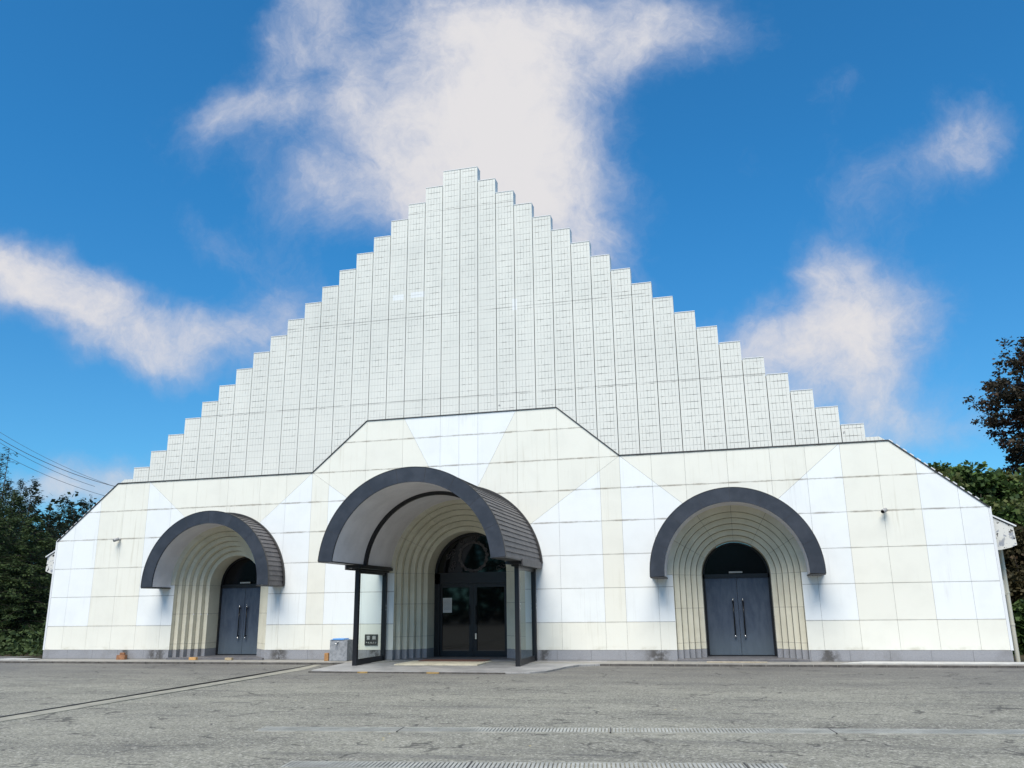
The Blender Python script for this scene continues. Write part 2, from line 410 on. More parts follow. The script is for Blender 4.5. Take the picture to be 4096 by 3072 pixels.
def m_asphalt(t, b):
    p = worldco(t); X = t.xyz(p)
    flat = t.comb(X[0], X[1], 0.0)
    sp = t.noise(flat, 60, 4, .75); sp2 = t.noise(flat, 17, 6, .8)
    vs_ = t.new('ShaderNodeTexVoronoi'); vs_.inputs['Scale'].default_value = 38; t.l.new(flat, vs_.inputs['Vector']); cell = t.xyz(vs_.outputs['Color'])[0]
    big = t.noise(t.comb(t.math('MULTIPLY', X[0], .35), t.math('MULTIPLY', X[1], .8), 0.0), 1.0, 7, .6)
    c = t.mix(t.smooth(big, .3, .7), (.110, .109, .086, 1), (.225, .222, .174, 1))
    c = t.mix(t.smooth(sp, .42, .66, 0, .58), c, (.37, .36, .305, 1))
    c = t.mix(t.smooth(sp2, .50, .33, 0, .55), c, (.055, .055, .055, 1))
    c = t.mix(t.smooth(cell, .72, .98, 0, .55), c, (.46, .45, .39, 1)); c = t.mix(t.smooth(cell, .30, .02, 0, .60), c, (.045, .045, .045, 1))
    # long tyre-worn darker streaks running across the yard
    sv = t.comb(t.math('MULTIPLY', t.math('ADD', X[0], t.math('MULTIPLY', X[1], .15)), .13), t.math('MULTIPLY', X[1], 1.25), 0.0)
    st = t.noise(sv, 1.0, 6, .62)
    c = t.mix(t.smooth(st, .55, .70, 0, .50), c, (.070, .069, .068, 1))
    sv2 = t.comb(t.math('MULTIPLY', X[0], .5), t.math('MULTIPLY', X[1], 2.6), 3.0)
    c = t.mix(t.smooth(t.noise(sv2, 1.0, 6, .75), .57, .66, 0, .60), c, (.055, .053, .052, 1))
    # gradually darker towards the kerb
    c = t.mix(t.math('MULTIPLY', t.smooth(X[1], -9.5, -1.6, 0, .70), t.smooth(st, .25, .6, .6, 1)), c, (.085, .082, .082, 1))
    # cracks
    wv = t.noise(flat, 1.7, 4, .6, out=1)
    wp = t.vec('SCALE', wv); wp.node.inputs[3].default_value = .7
    wpos = t.vec('ADD', flat, wp)
    vo = t.new('ShaderNodeTexVoronoi', feature='DISTANCE_TO_EDGE'); vo.inputs['Scale'].default_value = .9; t.l.new(wpos, vo.inputs['Vector'])
    ck = t.math('MULTIPLY', t.smooth(vo.outputs['Distance'], .036, .008), t.smooth(t.noise(flat, 1.1, 6, .75), .50, .57))
    c = t.mix(t.math('MULTIPLY', ck, .75), c, (.035, .033, .03, 1))
    # yellow leaf specks
    vl = t.new('ShaderNodeTexVoronoi'); vl.inputs['Scale'].default_value = 1.4; t.l.new(flat, vl.inputs['Vector'])
    lf = t.math('MULTIPLY', t.math('LESS_THAN', vl.outputs['Distance'], .026), t.math('LESS_THAN', t.xyz(vl.outputs['Color'])[0], .25))
    c = t.mix(t.math('MULTIPLY', lf, .9), c, (.45, .34, .06, 1))
    t.l.new(c, b.inputs['Base Color'])
    b.inputs['Roughness'].default_value = .92
    bump(t, b, t.math('ADD', sp, t.math('MULTIPLY', ck, -1.5)), .5, .01)
ASPH = mat('worn_asphalt', rough=.92, fn=m_asphalt)
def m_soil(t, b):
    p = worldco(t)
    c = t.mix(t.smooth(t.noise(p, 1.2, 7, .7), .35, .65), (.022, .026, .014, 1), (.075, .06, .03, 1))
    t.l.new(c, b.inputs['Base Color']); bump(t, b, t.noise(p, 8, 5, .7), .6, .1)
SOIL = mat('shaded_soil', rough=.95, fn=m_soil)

# ------------------------------------------------------------------ ground
ZA = -.10                         # asphalt level far from the wall
def ground_sheet():
    g = MB()
    g.poly([(-400, -300, -.25), (400, -300, -.25), (400, 600, -.25), (-400, 600, -.25)])
    o = g.build('ground', SOIL); tag(o, kind='structure')
    g = MB()
    # yard: falls very slightly away from the kerb
    xs = [-60 + 6 * i for i in range(21)]
    ys = [-70, -40, -25, -16, -10, -6, -3, -1.0, 2.5]
    def zz(x, y):
        return -.10 if y < -6 else -.10 + .035 * min(1, (y + 6) / 5)
    V = [[g.bm.verts.new((x, y, zz(x, y))) for x in xs] for y in ys]
    for j in range(len(ys) - 1):
        for i in range(len(xs) - 1):
            x0, x1 = xs[i], xs[i+1]
            if ys[j] >= -1.1 and (x0 >= -18 and x1 <= 24): continue
            g.bm.faces.new((V[j][i], V[j][i+1], V[j+1][i+1], V[j+1][i]))
    o = g.build('car_park', ASPH); tag(o, kind='structure')
ground_sheet()
# walk along the wall with its kerb
g = MB(); g.slab([(-16.6, -.85), (-15.5, -1.0), (13, -1.08), (18.5, -1.08), (18.5, -.001), (-16.9, -.001)], -.24, 0.0)
tag(g.build('pavement', CONC, bevel=.012), kind='structure')
g = MB()
for i in range(58):               # kerb stones, 60 cm each with open joints
    x0 = -16.2 + i * .6
    if -3.5 < x0 < 4.0: continue
    g.box(x0 + .010, x0 + .590, -1.13, -1.085, -.24, -.010)
KERB = mat('kerb_stone', rough=.9, fn=m_conc((.065, .06, .055), (.13, .12, .11), 5))
tag(g.build('kerb', KERB), kind='structure')
g = MB(); g.slab([(-16.75, -.62), (-15.25, -.66), (-15.25, -.10), (-16.5, -.10)], .004, .03); g.slab([(10.9, -.95), (18.4, -.95), (18.4, -.28), (11.6, -.12)], .004, .022)
tag(g.build('pavement_patch', CONCP), kind='structure')
# porch slab
sl = [(-3.22, -1.05), (-3.02, -3.62), (-2.2, -3.86), (2.6, -3.86), (3.15, -3.74), (3.5, -3.35), (3.65, -2.7), (3.75, -2.0), (4.0, -1.4), (4.6, -1.1), (4.6, -.004), (-3.3, -.004)]
g = MB(); g.slab(sl, -.2, -.002)
o = g.build('porch_paving', SLAB, bevel=.01); tag(o, kind='structure')
for v_ in o.data.vertices:
    if v_.co.z > -.1: v_.co.z = .004 + .012 * min(0, v_.co.y)
g = MB()
for i in range(11):
    x0 = -2.95 + i * .55
    if x0 > 2.3: break
    g.box(x0 + .008, x0 + .542, -3.93, -3.866, -.2, -.05)
tag(g.build('porch_kerb', KERB), kind='structure')
# concrete strip set into the asphalt
g = MB(); g.slab([(-3.30, -17.5), (-2.90, -17.5), (-3.55, -3.0), (-3.95, -1.2), (-4.18, -1.2), (-3.95, -3.0)], -.25, -.0965)
for v_ in g.bm.verts:
    if v_.co.z > -.2 and v_.co.y > -6: v_.co.z = -.0965 + .035 * min(1, (v_.co.y + 6) / 5)
tag(g.build('concrete_strip', mat('strip_concrete', rough=.9, fn=m_conc((.20, .195, .16), (.32, .31, .25), 2))), kind='structure')
g = MB(); g.slab([(-3.335, -17.5), (-3.30, -17.5), (-4.18, -1.3), (-4.21, -1.3)], -.25, -.091)
for v_ in g.bm.verts:
    if v_.co.z > -.2 and v_.co.y > -6: v_.co.z = -.091 + .035
tag(g.build('asphalt_seam', FLASH), kind='structure')

# drain gratings
STEELG = mat('galvanised_grating', rough=.55, metal=.35, fn=m_conc((.31, .31, .275), (.50, .50, .45), 4))
def grate(x0, y0, x1, y1, wd, label):
    root = empty('drain_grating', (x0, y0, -.095), label, 'drain grating', 'drain gratings across the car park')
    L = math.hypot(x1 - x0, y1 - y0); root.rotation_euler.z = math.atan2(y1 - y0, x1 - x0)
    b = MB(); n = int(L / .048)
    for i in range(n):
        x = i * .048; b.box(x, x + .031, -wd/2 + .012, wd/2 - .012, -.02, .010)
    b.build('grating_bars', STEELG, root)
    b = MB()
    for s in (-1, 1): b.box(-.02, L, s * wd/2 - .007, s * wd/2 + .007, -.02, .011)
    b.build('grating_frame', STEELG, root)
    b = MB(); b.box(-.02, L, -wd/2, wd/2, -.03, -.015)
    k = 1
    b.build('channel_bed', FLASH, root)
    b = MB()
    x = 2.05
    while x < L: b.box(x, x + .02, -wd/2 - .02, wd/2 + .02, .0, .015); x += 2.95
    b.build_each('joint_gap', FLASH, root)
grate(1.6, -13.90, 17.0, -11.78, .40, 'long metal drain grating crossing the yard nearer the building')
grate(3.4, -16.40, 8.8, -15.55, .36, 'metal drain grating at the very bottom edge, closer to the viewer')

# ------------------------------------------------------------------ hall
HALL = empty('memorial_hall', (0, 0, 0), 'white and cream panelled hall with a stepped tiled gable and three arched doorways', 'building')
SX, CX = 8.41, 0.0
W0, W1, W2, W3, ZE, ZS, ZM = 15.23, 12.926, 5.206, 3.264, 4.055, 6.033, 7.697
def topz(x):
    x = abs(x)
    if x <= W3: return ZM
    if x <= W2: return ZM + (ZS - ZM) * (x - W3) / (W2 - W3)
    if x <= W1: return ZS
    return ZS + (ZE - ZS) * (x - W1) / (W0 - W1)
OUT = [(-W0, 0), (W0, 0), (W0, ZE), (W1, ZS), (W2, ZS), (W3, ZM), (-W3, ZM), (-W2, ZS), (-W1, ZS), (-W0, ZE)]
# arch path points (x offset, z) for radius r about centre height zc, starting at z0
def arch(r, zc, z0, n=32):
    pts = [(-r, z0)]
    for i in range(n + 1):
        a = math.pi - math.pi * i / n
        pts.append((r * math.cos(a), zc + r * math.sin(a)))
    pts.append((r, z0)); return pts
ZCS, ZCC = 2.415, 2.65
def cutter(gr):
    cut = MB()
    for cx, r, zc in ((-SX, 1.79, ZCS), (0, 2.14, ZCC), (SX, 1.79, ZCS)):
        cut.prism([(cx + x, z) for x, z in arch(r + gr, zc, -.5)], -.3, 1.2)
    return cut.build('cutter', DARKJ)
CUT = cutter(.004); CUT3 = cutter(.024)
cut = MB()
for cx, r, zc in ((-SX, 1.96, ZCS), (0, 2.30, ZCC), (SX, 1.96, ZCS)):
    pts = [(-r, zc - .004)] + arch(r, zc, zc)[1:-1] + [(r, zc - .004)]
    cut.prism([(cx + x, z) for x, z in pts[0:1] + pts[2:-2] + pts[-1:]], -.3, .05)
CUT2 = cut.build('cutter_ring', DARKJ)
def boolean(o, c):
    md = o.modifiers.new('b', 'BOOLEAN'); md.object = c; md.operation = 'DIFFERENCE'; md.solver = 'EXACT'
    bake(o)
# --- panels
def clip(poly, a, b, c):
    """keep a*x+b*z+c >= 0"""
    res = []
    for i in range(len(poly)):
        p, q = poly[i], poly[(i+1) % len(poly)]
        dp = a*p[0] + b*p[1] + c; dq = a*q[0] + b*q[1] + c
        if dp >= 0: res.append(p)
        if dp * dq < 0:
            t_ = dp / (dp - dq); res.append((p[0] + t_*(q[0]-p[0]), p[1] + t_*(q[1]-p[1])))
    return res
def area(p): return abs(sum(p[i][0]*p[(i+1)%len(p)][1] - p[(i+1)%len(p)][0]*p[i][1] for i in range(len(p)))) / 2
def split(polys, a, b, c):
    out_ = []
    for p in polys:
        for s in (1, -1):
            q = clip(p, s*a, s*b, s*c)
            if len(q) > 2 and area(q) > 1e-4: out_.append(q)
    return out_
def inset(p, d):
    # convex polygon inset by shifting each edge inwards
    if sum(p[i][0]*p[(i+1)%len(p)][1] - p[(i+1)%len(p)][0]*p[i][1] for i in range(len(p))) < 0: p = p[::-1]
    q = p
    for i in range(len(p)):
        (x0, z0), (x1, z1) = p[i], p[(i+1) % len(p)]
        L = math.hypot(x1-x0, z1-z0)
        if L < 1e-5: continue
        nx, nz = -(z1-z0)/L, (x1-x0)/L
        dd = d * (1.5 if abs(nz) > .9 else 1)
        q = clip(q, nx, nz, -(nx*x0 + nz*z0) - dd)
        if len(q) < 3: return None
    return q
cells = []
BASE = .302
mid = [[(0, BASE), (W2, BASE), (W2, ZS), (W3, ZM), (0, ZM)]]
side = [[(W2, BASE), (W0, BASE), (W0, ZE), (W1, ZS), (W2, ZS)]]
for z in (1.09, 2.075, 3.055, 4.055, 5.04):
    mid = split(mid, 0, 1, -z); side = split(side, 0, 1, -z)
for z in (6.02, 7.0): mid = split(mid, 0, 1, -z)
for x in (.645, 1.96, 3.264, 4.58): mid = split(mid, 1, 0, -x)
for x in (6.17, 7.17, 8.41, 9.64, 10.63, 11.6, 12.57, 13.56, 14.54): side = split(side, 1, 0, -x)
def dsplit(polys, p, q, test):
    a, b = q[1]-p[1], -(q[0]-p[0]); c = -(a*p[0] + b*p[1]); r = []
    for k in polys:
        cxm = sum(t_[0] for t_ in k)/len(k); czm = sum(t_[1] for t_ in k)/len(k)
        r += split([k], a, b, c) if test(cxm, czm) else [k]
    return r
side = dsplit(side, (W2, ZS), (7.03, 4.49), lambda x, z: x < 8.41)
side = dsplit(side, (11.6, ZS), (9.8, 4.53), lambda x, z: 8.41 < x < 11.6)
mid = dsplit(mid, (W2, ZS), (2.42, 4.09), lambda x, z: z < ZS)
mid = dsplit(mid, (1.93, 7.70), (.70, 5.40), lambda x, z: z > 4.5)
pan = MB()
def is_white(x, z):
    if z < 1.09: return False
    if x > 13.56: return True
    if x > 11.6: return False
    if x > W2:
        d = ZS - .846*(x - W2) if x < 8.41 else ZS - .82*(11.6 - x)
        return z < d
    if x > 4.58: return False
    if z < ZS - .697*(W2 - x): return True
    return x < .70 + (z - 5.40) / 1.87
for k in mid + side:
    cxm = sum(t_[0] for t_ in k)/len(k); czm = sum(t_[1] for t_ in k)/len(k)
    q = inset(k, .0030)
    if not q: continue
    wi = 0 if is_white(cxm, czm) else 1
    for sg in (1, -1):
        pan.prism([(sg*x, z) for x, z in (q if sg > 0 else q[::-1])], 0, .02, wi)
o = pan.build('wall_panels', [WHITE, CREAM]); boolean(o, CUT); boolean(o, CUT2); local(o, HALL)
b = MB(); b.prism([(x, z if z > 0 else .25) for x, z in OUT], .016, .24)
o = b.build('wall_core', DARKJ); boolean(o, CUT3); local(o, HALL)
b = MB()
xs = [-15.26] + [-15.26 + i*1.02 for i in range(1, 30)] + [15.26]
for i in range(len(xs)-1): b.box(xs[i] + .003, xs[i+1] - .003, -.022, .20, -.05, .298)
o = b.build('plinth', GRAN); boolean(o, CUT)
b = MB(); b.bm.from_mesh(o.data); bpy.data.objects.remove(o); b.build_each('plinth_block', GRAN, HALL)
# edge trim and flashing
b = MB()
for s in (-1, 1): b.box(min(s*W0, s*(W0+.07)), max(s*W0, s*(W0+.07)), -.01, .24, .30, ZE - .0)
b.build_each('wall_edge_trim', EDGEW, HALL)
def strip(pts, off0, off1, y0, y1, mb, dash=None):
    for i in range(len(pts)-1):
        (x0, z0), (x1, z1) = pts[i], pts[i+1]
        L = math.hypot(x1-x0, z1-z0); nx, nz = -(z1-z0)/L, (x1-x0)/L
        if nz < 0: nx, nz = -nx, -nz
        segs = [(0, L)]
        if dash: segs = [(k*dash, min(L, k*dash + dash*.55)) for k in range(int(L/dash))]
        for a, c in segs:
            P = [(x0 + (x1-x0)*t_/L + nx*o_, z0 + (z1-z0)*t_/L + nz*o_) for t_, o_ in ((a, off0), (c, off0), (c, off1), (a, off1))]
            mb.prism(P, y0, y1)
TOPL = [(-W0-.03, ZE-.03), (-W1, ZS), (-W2, ZS), (-W3, ZM), (W3, ZM), (W2, ZS), (W1, ZS), (W0+.03, ZE-.03)]
b = MB(); strip(TOPL, -.006, .026, -.022, .26, b); local(b.build('roof_flashing', FLASH), HALL)
for q_ in (TOPL[:2], TOPL[-2:]):
    b = MB(); strip(q_, .028, .058, .0, .26, b, .22); local(b.build('tile_edge', EDGEW), HALL)
# --- stepped gable
tw = MB(); Wc = .65; bk = MB()
tops = [16.679 - .5617*k for k in range(19)]
def column(xa, xb, zt):
    x0, x1 = xa + .011, xb - .011
    tw.prism([(x0, topz(x0) - .02), (x1, topz(x1) - .02), (x1, zt), (x0, zt)], .012, .36)
for k, zt in enumerate(tops):
    for s in (-1, 1):
        a, c = s*k*Wc, s*(k+1)*Wc
        column(min(a, c), max(a, c), zt)
        nt = tops[k+1] if k < 18 else 6.2
        bx = sorted((s*(k*Wc - .1 if k else -.0), s*((k+1)*Wc - .02 if k == 18 else (k+1)*Wc + .1)))
        zb = min(topz(bx[0]), topz(bx[1])) - .1
        bk.box(bx[0], bx[1], .05, .34, zb, (nt if k < 18 else zt) - .035)
bk.box(-.1, .1, .05, .34, 7, 16.60)
for s in (-1, 1):
    P = [(s*12.35, ZS), (s*12.90, ZS), (s*12.70, 6.17), (s*12.35, 6.17)]
    tw.prism(P, .012, .36)
local(tw.build('stepped_gable', TILE), HALL); local(bk.build('gable_backing', DARKJ), HALL)
# caps on each step
cp = MB()
for k, zt in enumerate(tops):
    for s in (-1, 1):
        a, c = sorted((s*(k*Wc + (.012 if k else 0)), s*((k+1)*Wc - .011)))
        cp.box(a, c, .0, .375, zt + .002, zt + .022)
cp.build_each('step_capping', EDGEW, HALL)
# --- body and roof behind
b = MB(); b.prism([(-15.1, -.05), (15.1, -.05), (15.1, 3.3), (-15.1, 3.3)], 2.2, 24)
for s in (-1, 1): b.box(*sorted((s*15.1, s*14.9)), .25, 2.2, -.05, 3.3)
local(b.build('hall_body', CREAM), HALL)
ROOFM = mat('roof_sheet', (.16, .165, .17), .5)
b = MB(); b.prism([(-15.84, 3.30), (-15.84, 3.46), (-12.9, 5.75), (12.9, 5.75), (15.84, 3.46), (15.84, 3.30), (12.9, 5.55), (-12.9, 5.55)], .30, 24.3)
local(b.build('hall_roof', ROOFM), HALL)
def m_peel(t, b):
    p = worldco(t)
    n = t.noise(p, 5.5, 4, .6)
    c = t.mix(t.smooth(n, .54, .60), (.62, .62, .58, 1), (.27, .29, .33, 1))
    c = t.mix(t.smooth(t.noise(p, 9, 3, .5), .64, .67), c, (.03, .03, .035, 1))
    c = t.mix(t.smooth(t.noise(p, 2.3, 4, .6), .5, .8, 0, .5), c, (.45, .42, .33, 1))
    t.l.new(c, b.inputs['Base Color'])
PEEL = mat('peeling_fascia_paint', rough=.8, fn=m_peel)
for s in (-1, 1):
    b = MB()
    P = [(15.20, 3.86), (15.84, 3.50), (15.865, 3.02), (15.70, 2.955), (15.45, 2.90), (15.20, 2.89)]
    b.prism([(s*x, z) for x, z in P], .26, .42)
    b.box(*sorted((s*15.80, s*15.86)), .42, 24, 3.02, 3.46)
    b.box(*sorted((s*15.1, s*15.80)), .42, 24, 3.02, 3.08)
    o = b.build('eave_box', PEEL); local(o, HALL)
    if s > 0: tag(o, 'eave end board with peeling, holed paint')
    b = MB(); strip([(s*15.20, 3.90), (s*15.90, 3.51)], 0, .035, .22, .5, b); local(b.build('eave_edge', EDGEW), HALL)
PIPEM = mat('cream_pipe', (.62, .60, .50), .5)
b = MB(); b.tube([(15.66, 1.08, -.05), (15.66, 1.08, 2.95)], .058, 12)
for z in (.9, 1.75, 2.4): b.tube([(15.66, 1.08, z), (15.66, 1.08, z + .05)], .068, 12)
b.box(15.1, 15.62, 1.04, 1.12, 1.72, 2.12)
local(b.build('downpipe', PIPEM, smooth=False), HALL)

# --- stepped door surrounds
def surround(cx, r0, step, n, dpt, zc, ydoor, joints_z, joints_a, zfloor):
    prof = []
    r = r0
    for i in range(n):
        prof.append((r, i*dpt)); prof.append((r, (i+1)*dpt)); r -= step
    prof[-1] = (prof[-1][0], n*dpt)
    # prof: outer corner ... then final deep return at radius r
    prof = [(r0, 0.0)]
    r = r0
    for i in range(n):
        yy_ = (i+1)*dpt; prof += [(r, yy_ + .022), (r - .014, yy_ + .022), (r - .014, yy_)]; r = r - step; prof.append((r, yy_))
    prof.append((r, ydoor))
    rin = r
    def pt(path, rr, y):
        kind, q = path
        if kind == 'L': return (cx - rr, y, q)
        if kind == 'R': return (cx + rr, y, q)
        return (cx + rr*math.cos(q), y, zc + rr*math.sin(q))
    def seg(mb, stations, grow=0.0):
        rings = []
        for st in stations:
            ring = [pt(st, rr + grow, y + grow) for rr, y in prof]
            back = [pt(st, r0 + .25, ydoor), pt(st, r0 + .25, 0.0 + grow if grow else .021)]
            ring = ring + [pt(st, r0 + .25, ydoor + grow)] + ([pt(st, r0 + .25, .03)] if True else [])
            if not grow: ring[-1] = pt(st, r0 + .02, .022); ring[-2] = pt(st, r0 + .02, ydoor)
            rings.append(ring)
        mb.sweep(rings)
    body = MB(); base = MB(); back = MB()
    zs = [.298] + joints_z + [zc]
    G = .0035
    for sd_ in ('L', 'R'):
        for i in range(len(zs)-1): seg(body, [(sd_, zs[i] + G), (sd_, zs[i+1] - G)])
        seg(base, [(sd_, -.05), (sd_, .297)])
    an = [0] + joints_a + [180]
    for i in range(len(an)-1):
        a0, a1 = R(an[i]) + G/r0, R(an[i+1]) - G/r0
        m_ = max(3, int((an[i+1]-an[i])/5))
        seg(body, [('A', a0 + (a1-a0)*k/m_) for k in range(m_+1)])
    # dark liner seen in the joints
    seg(back, [('L', .30)] + [('L', zc)] + [('A', math.pi - math.pi*k/24) for k in range(1, 24)] + [('R', zc), ('R', .30)], .012)
    local(body.build('door_surround', SURR), HALL); base.build_each('surround_base', GRAN, HALL); local(back.build('surround_liner', DARKJ), HALL)
    return rin
def ringplate(cx, r0, r1, zc, joints_a):
    b = MB(); G = .004
    an = [0] + joints_a + [180]
    for i in range(len(an)-1):
        a0, a1 = R(an[i]) + G/r1, R(an[i+1]) - G/r1
        m_ = max(3, int((an[i+1]-an[i])/5)); rings = []
        for k in range(m_+1):
            a = a0 + (a1-a0)*k/m_; c, s = math.cos(a), math.sin(a)
            rings.append([(cx + rr*c, y, zc + rr*s) for rr, y in ((r0, -.004), (r1, -.004), (r1, .02), (r0, .02))])
        b.sweep(rings)
    local(b.build('arch_border', SURR), HALL)
JA = [30, 60, 90, 120, 150]
for cx in (-SX, SX):
    RS = surround(cx, 1.79, .158, 5, .17, ZCS, 1.66, [.485, 1.46], JA, 0)
    ringplate(cx, 1.788, 1.97, ZCS, JA)
RC = surround(0, 2.14, .162, 5, .17, ZCC, 1.70, [.69, 1.69], JA, 0)
ringplate(0, 2.138, 2.31, ZCC, JA)
# --- steps in the side doorways
for cx in (-SX, SX):
    b = MB(); b.box(cx - 1.80, cx + 1.80, -.12, .02, -.04, .058); b.box(cx - 1.755, cx + 1.755, .02, 1.9, -.04, .058)
    local(b.build('door_step', STEPM, bevel=.006), HALL)
b = MB(); b.box(-2.1, 2.1, .004, 1.9, -.04, .022); local(b.build('door_step', STEPM), HALL)

# --- side doors
def side_door(cx):
    fr = MB(); yd = 1.52; hw = .985
    for s in (-1, 1): fr.box(*sorted((cx + s*(hw+.01), cx + s*(hw-.05))), yd - .03, yd + .1, .058, ZCS)
    fr.box(cx - hw, cx + hw, yd - .03, yd + .1, 2.33, 2.45)
    pts = arch(hw, ZCS, ZCS)[1:-1]; pin = arch(hw - .045, ZCS, ZCS)[1:-1]
    rings = [[(cx + a[0], yd - .03, a[1]), (cx + a[0], yd + .1, a[1]), (cx + c[0], yd + .1, c[1]), (cx + c[0], yd - .03, c[1])] for a, c in zip(pts, pin)]
    fr.sweep(rings)
    fr.box(cx - hw, cx + hw, yd - .02, yd + .1, .058, .085)
    F_ = local(fr.build('door_frame', BLACK), HALL)
    lg = MB(); lg.prism([(cx + x, z) for x, z in arch(hw - .04, ZCS, 2.44)[1:-1]], yd + .04, yd + .06); o = lg.build('lunette_glass', LGLASS); local(o, HALL)
    for s in (-1, 1):
        lf = MB(); lf.box(*sorted((cx + s*.004, cx + s*(hw - .052))), yd + .01, yd + .06, .088, 2.328)
        leaf = local(lf.build('door_leaf', DOOR, bevel=.004), HALL)
        h = MB(); hx = cx + s*.145
        h.tube([(hx, yd - .07, .62), (hx, yd - .07, 1.69)], .019, 10)
        for z in (.70, 1.61): h.tube([(hx, yd - .07, z), (hx, yd + .012, z)], .014, 8)
        ho = h.build('door_handle', HANDLE, smooth=True); ho.parent = leaf
        kp = MB()
        for z0, z1 in ((.60, .66), (1.66, 1.72)): kp.tube([(hx, yd - .07, z0), (hx, yd - .07, z1)], .024, 10)
        kp.build_each('handle_cap', CHROME, leaf, smooth=True)
    c_ = MB(); c_.box(cx - .20, cx + .20, yd - .06, yd - .03, 2.475, 2.525); local(c_.build('door_closer', CONCP), HALL)
HANDLE = mat('black_handle', (.012, .012, .014), .25, .4)
side_door(-SX); side_door(SX)
# --- centre door
def centre_door():
    yd = 1.56; hw = RC - .01
    fr = MB()
    for s in (-1, 1): fr.box(*sorted((s*(hw+.01), s*(hw-.18))), yd - .05, yd + .12, .022, ZCC)
    fr.box(-hw, hw, yd - .05, yd + .12, 2.32, 2.68)
    pts = arch(hw, ZCC, ZCC)[1:-1]; pin = arch(hw - .07, ZCC, ZCC)[1:-1]
    fr.sweep([[(a[0], yd - .05, a[1]), (a[0], yd + .12, a[1]), (c[0], yd + .12, c[1]), (c[0], yd - .05, c[1])] for a, c in zip(pts, pin)])
    local(fr.build('door_frame', BLACK), HALL)
    lg = MB(); lg.prism(arch(hw - .06, ZCC, 2.66)[1:-1], yd + .04, yd + .06)
    LG = local(lg.build('lunette_glass', DGLASS), HALL)
    for s in (-1, 1):
        f = MB(); x0, x1 = s*.004, s*(hw - .185)
        f.box(*sorted((x0, s*.135)), yd, yd + .07, .03, 2.315)
        f.box(*sorted((x1, x1 - s*.07)), yd, yd + .07, .03, 2.315)
        f.box(*sorted((s*.135, x1 - s*.07)), yd, yd + .07, .03, .20)
        f.box(*sorted((s*.135, x1 - s*.07)), yd, yd + .07, 2.20, 2.315)
        leaf = local(f.build('glass_door', BLACK), HALL)
        g_ = MB(); g_.box(*sorted((s*.135, x1 - s*.07)), yd + .03, yd + .045, .20, 2.20); go = g_.build('door_pane', DGLASS); go.parent = leaf
        h = MB(); hx = s*.115
        h.tube([(hx, yd - .06, 1.02), (hx, yd - .06, 1.62)], .014, 8)
        for z in (1.06, 1.58): h.tube([(hx, yd - .06, z), (hx, yd + .002, z)], .010, 8)
        ho = h.build('door_handle', HANDLE, smooth=True); ho.parent = leaf
        if s > 0:
            k_ = MB(); k_.box(.07, .12, yd - .012, yd - .001, .56, .74); ko = k_.build('lock_plate', CHROME, bevel=.003); ko.parent = leaf
    # carved floral ring behind the lunette glass
    rnd = random.Random(5); cz = 3.20
    om = mat('ornament_relief', rough=.6, fn=m_conc((.025, .022, .024), (.10, .09, .092), 14))
    e = MB(); N_ = 120; r_in = []; r_out = []
    for i in range(N_):
        a = 2*math.pi*i/N_; lob = .022*math.sin(a*17) + rnd.uniform(-.012, .012)
        r_out.append((.515 + lob, a)); r_in.append((.425 + .6*lob*math.cos(a*9), a))
    rings = [[(ro*math.cos(a), y, cz + ro*math.sin(a)) for ro, y in ((ri_, yd + .03), (ro_, yd + .03), (ro_, yd + .014), (.5*(ri_ + ro_), yd + .004), (ri_, yd + .014))] for (ro_, a), (ri_, _) in zip(r_out, r_in)]
    rings.append(rings[0]); e.sweep(rings, True, False)
    bmesh.ops.remove_doubles(e.bm, verts=e.bm.verts, dist=1e-5)
    eo = e.build('wreath_ornament', om); eo.parent = LG
    for i in range(26):
        a = rnd.uniform(.08, math.pi - .08); r_ = rnd.uniform(.66, 1.08); px, pz = r_*math.cos(a), ZCC + .08 + r_*math.sin(a)
        if math.hypot(px, pz - cz) < .58 or math.hypot(px, pz - ZCC) > 1.18: continue
        e = MB(); k = rnd.uniform(0, 6.28); tw_ = rnd.choice((-1, 1)); pts = []
        for q in range(9):
            g_ = q/8; rr_ = .10*(1 - .75*g_)
            pts.append((px + rr_*math.cos(k + tw_*g_*7), yd + .02, pz + rr_*math.sin(k + tw_*g_*7)))
        e.tube(pts, [.012 + .012*rnd.random() for _ in pts], 5); eo = e.build('scroll_ornament', om); eo.parent = LG
centre_door()

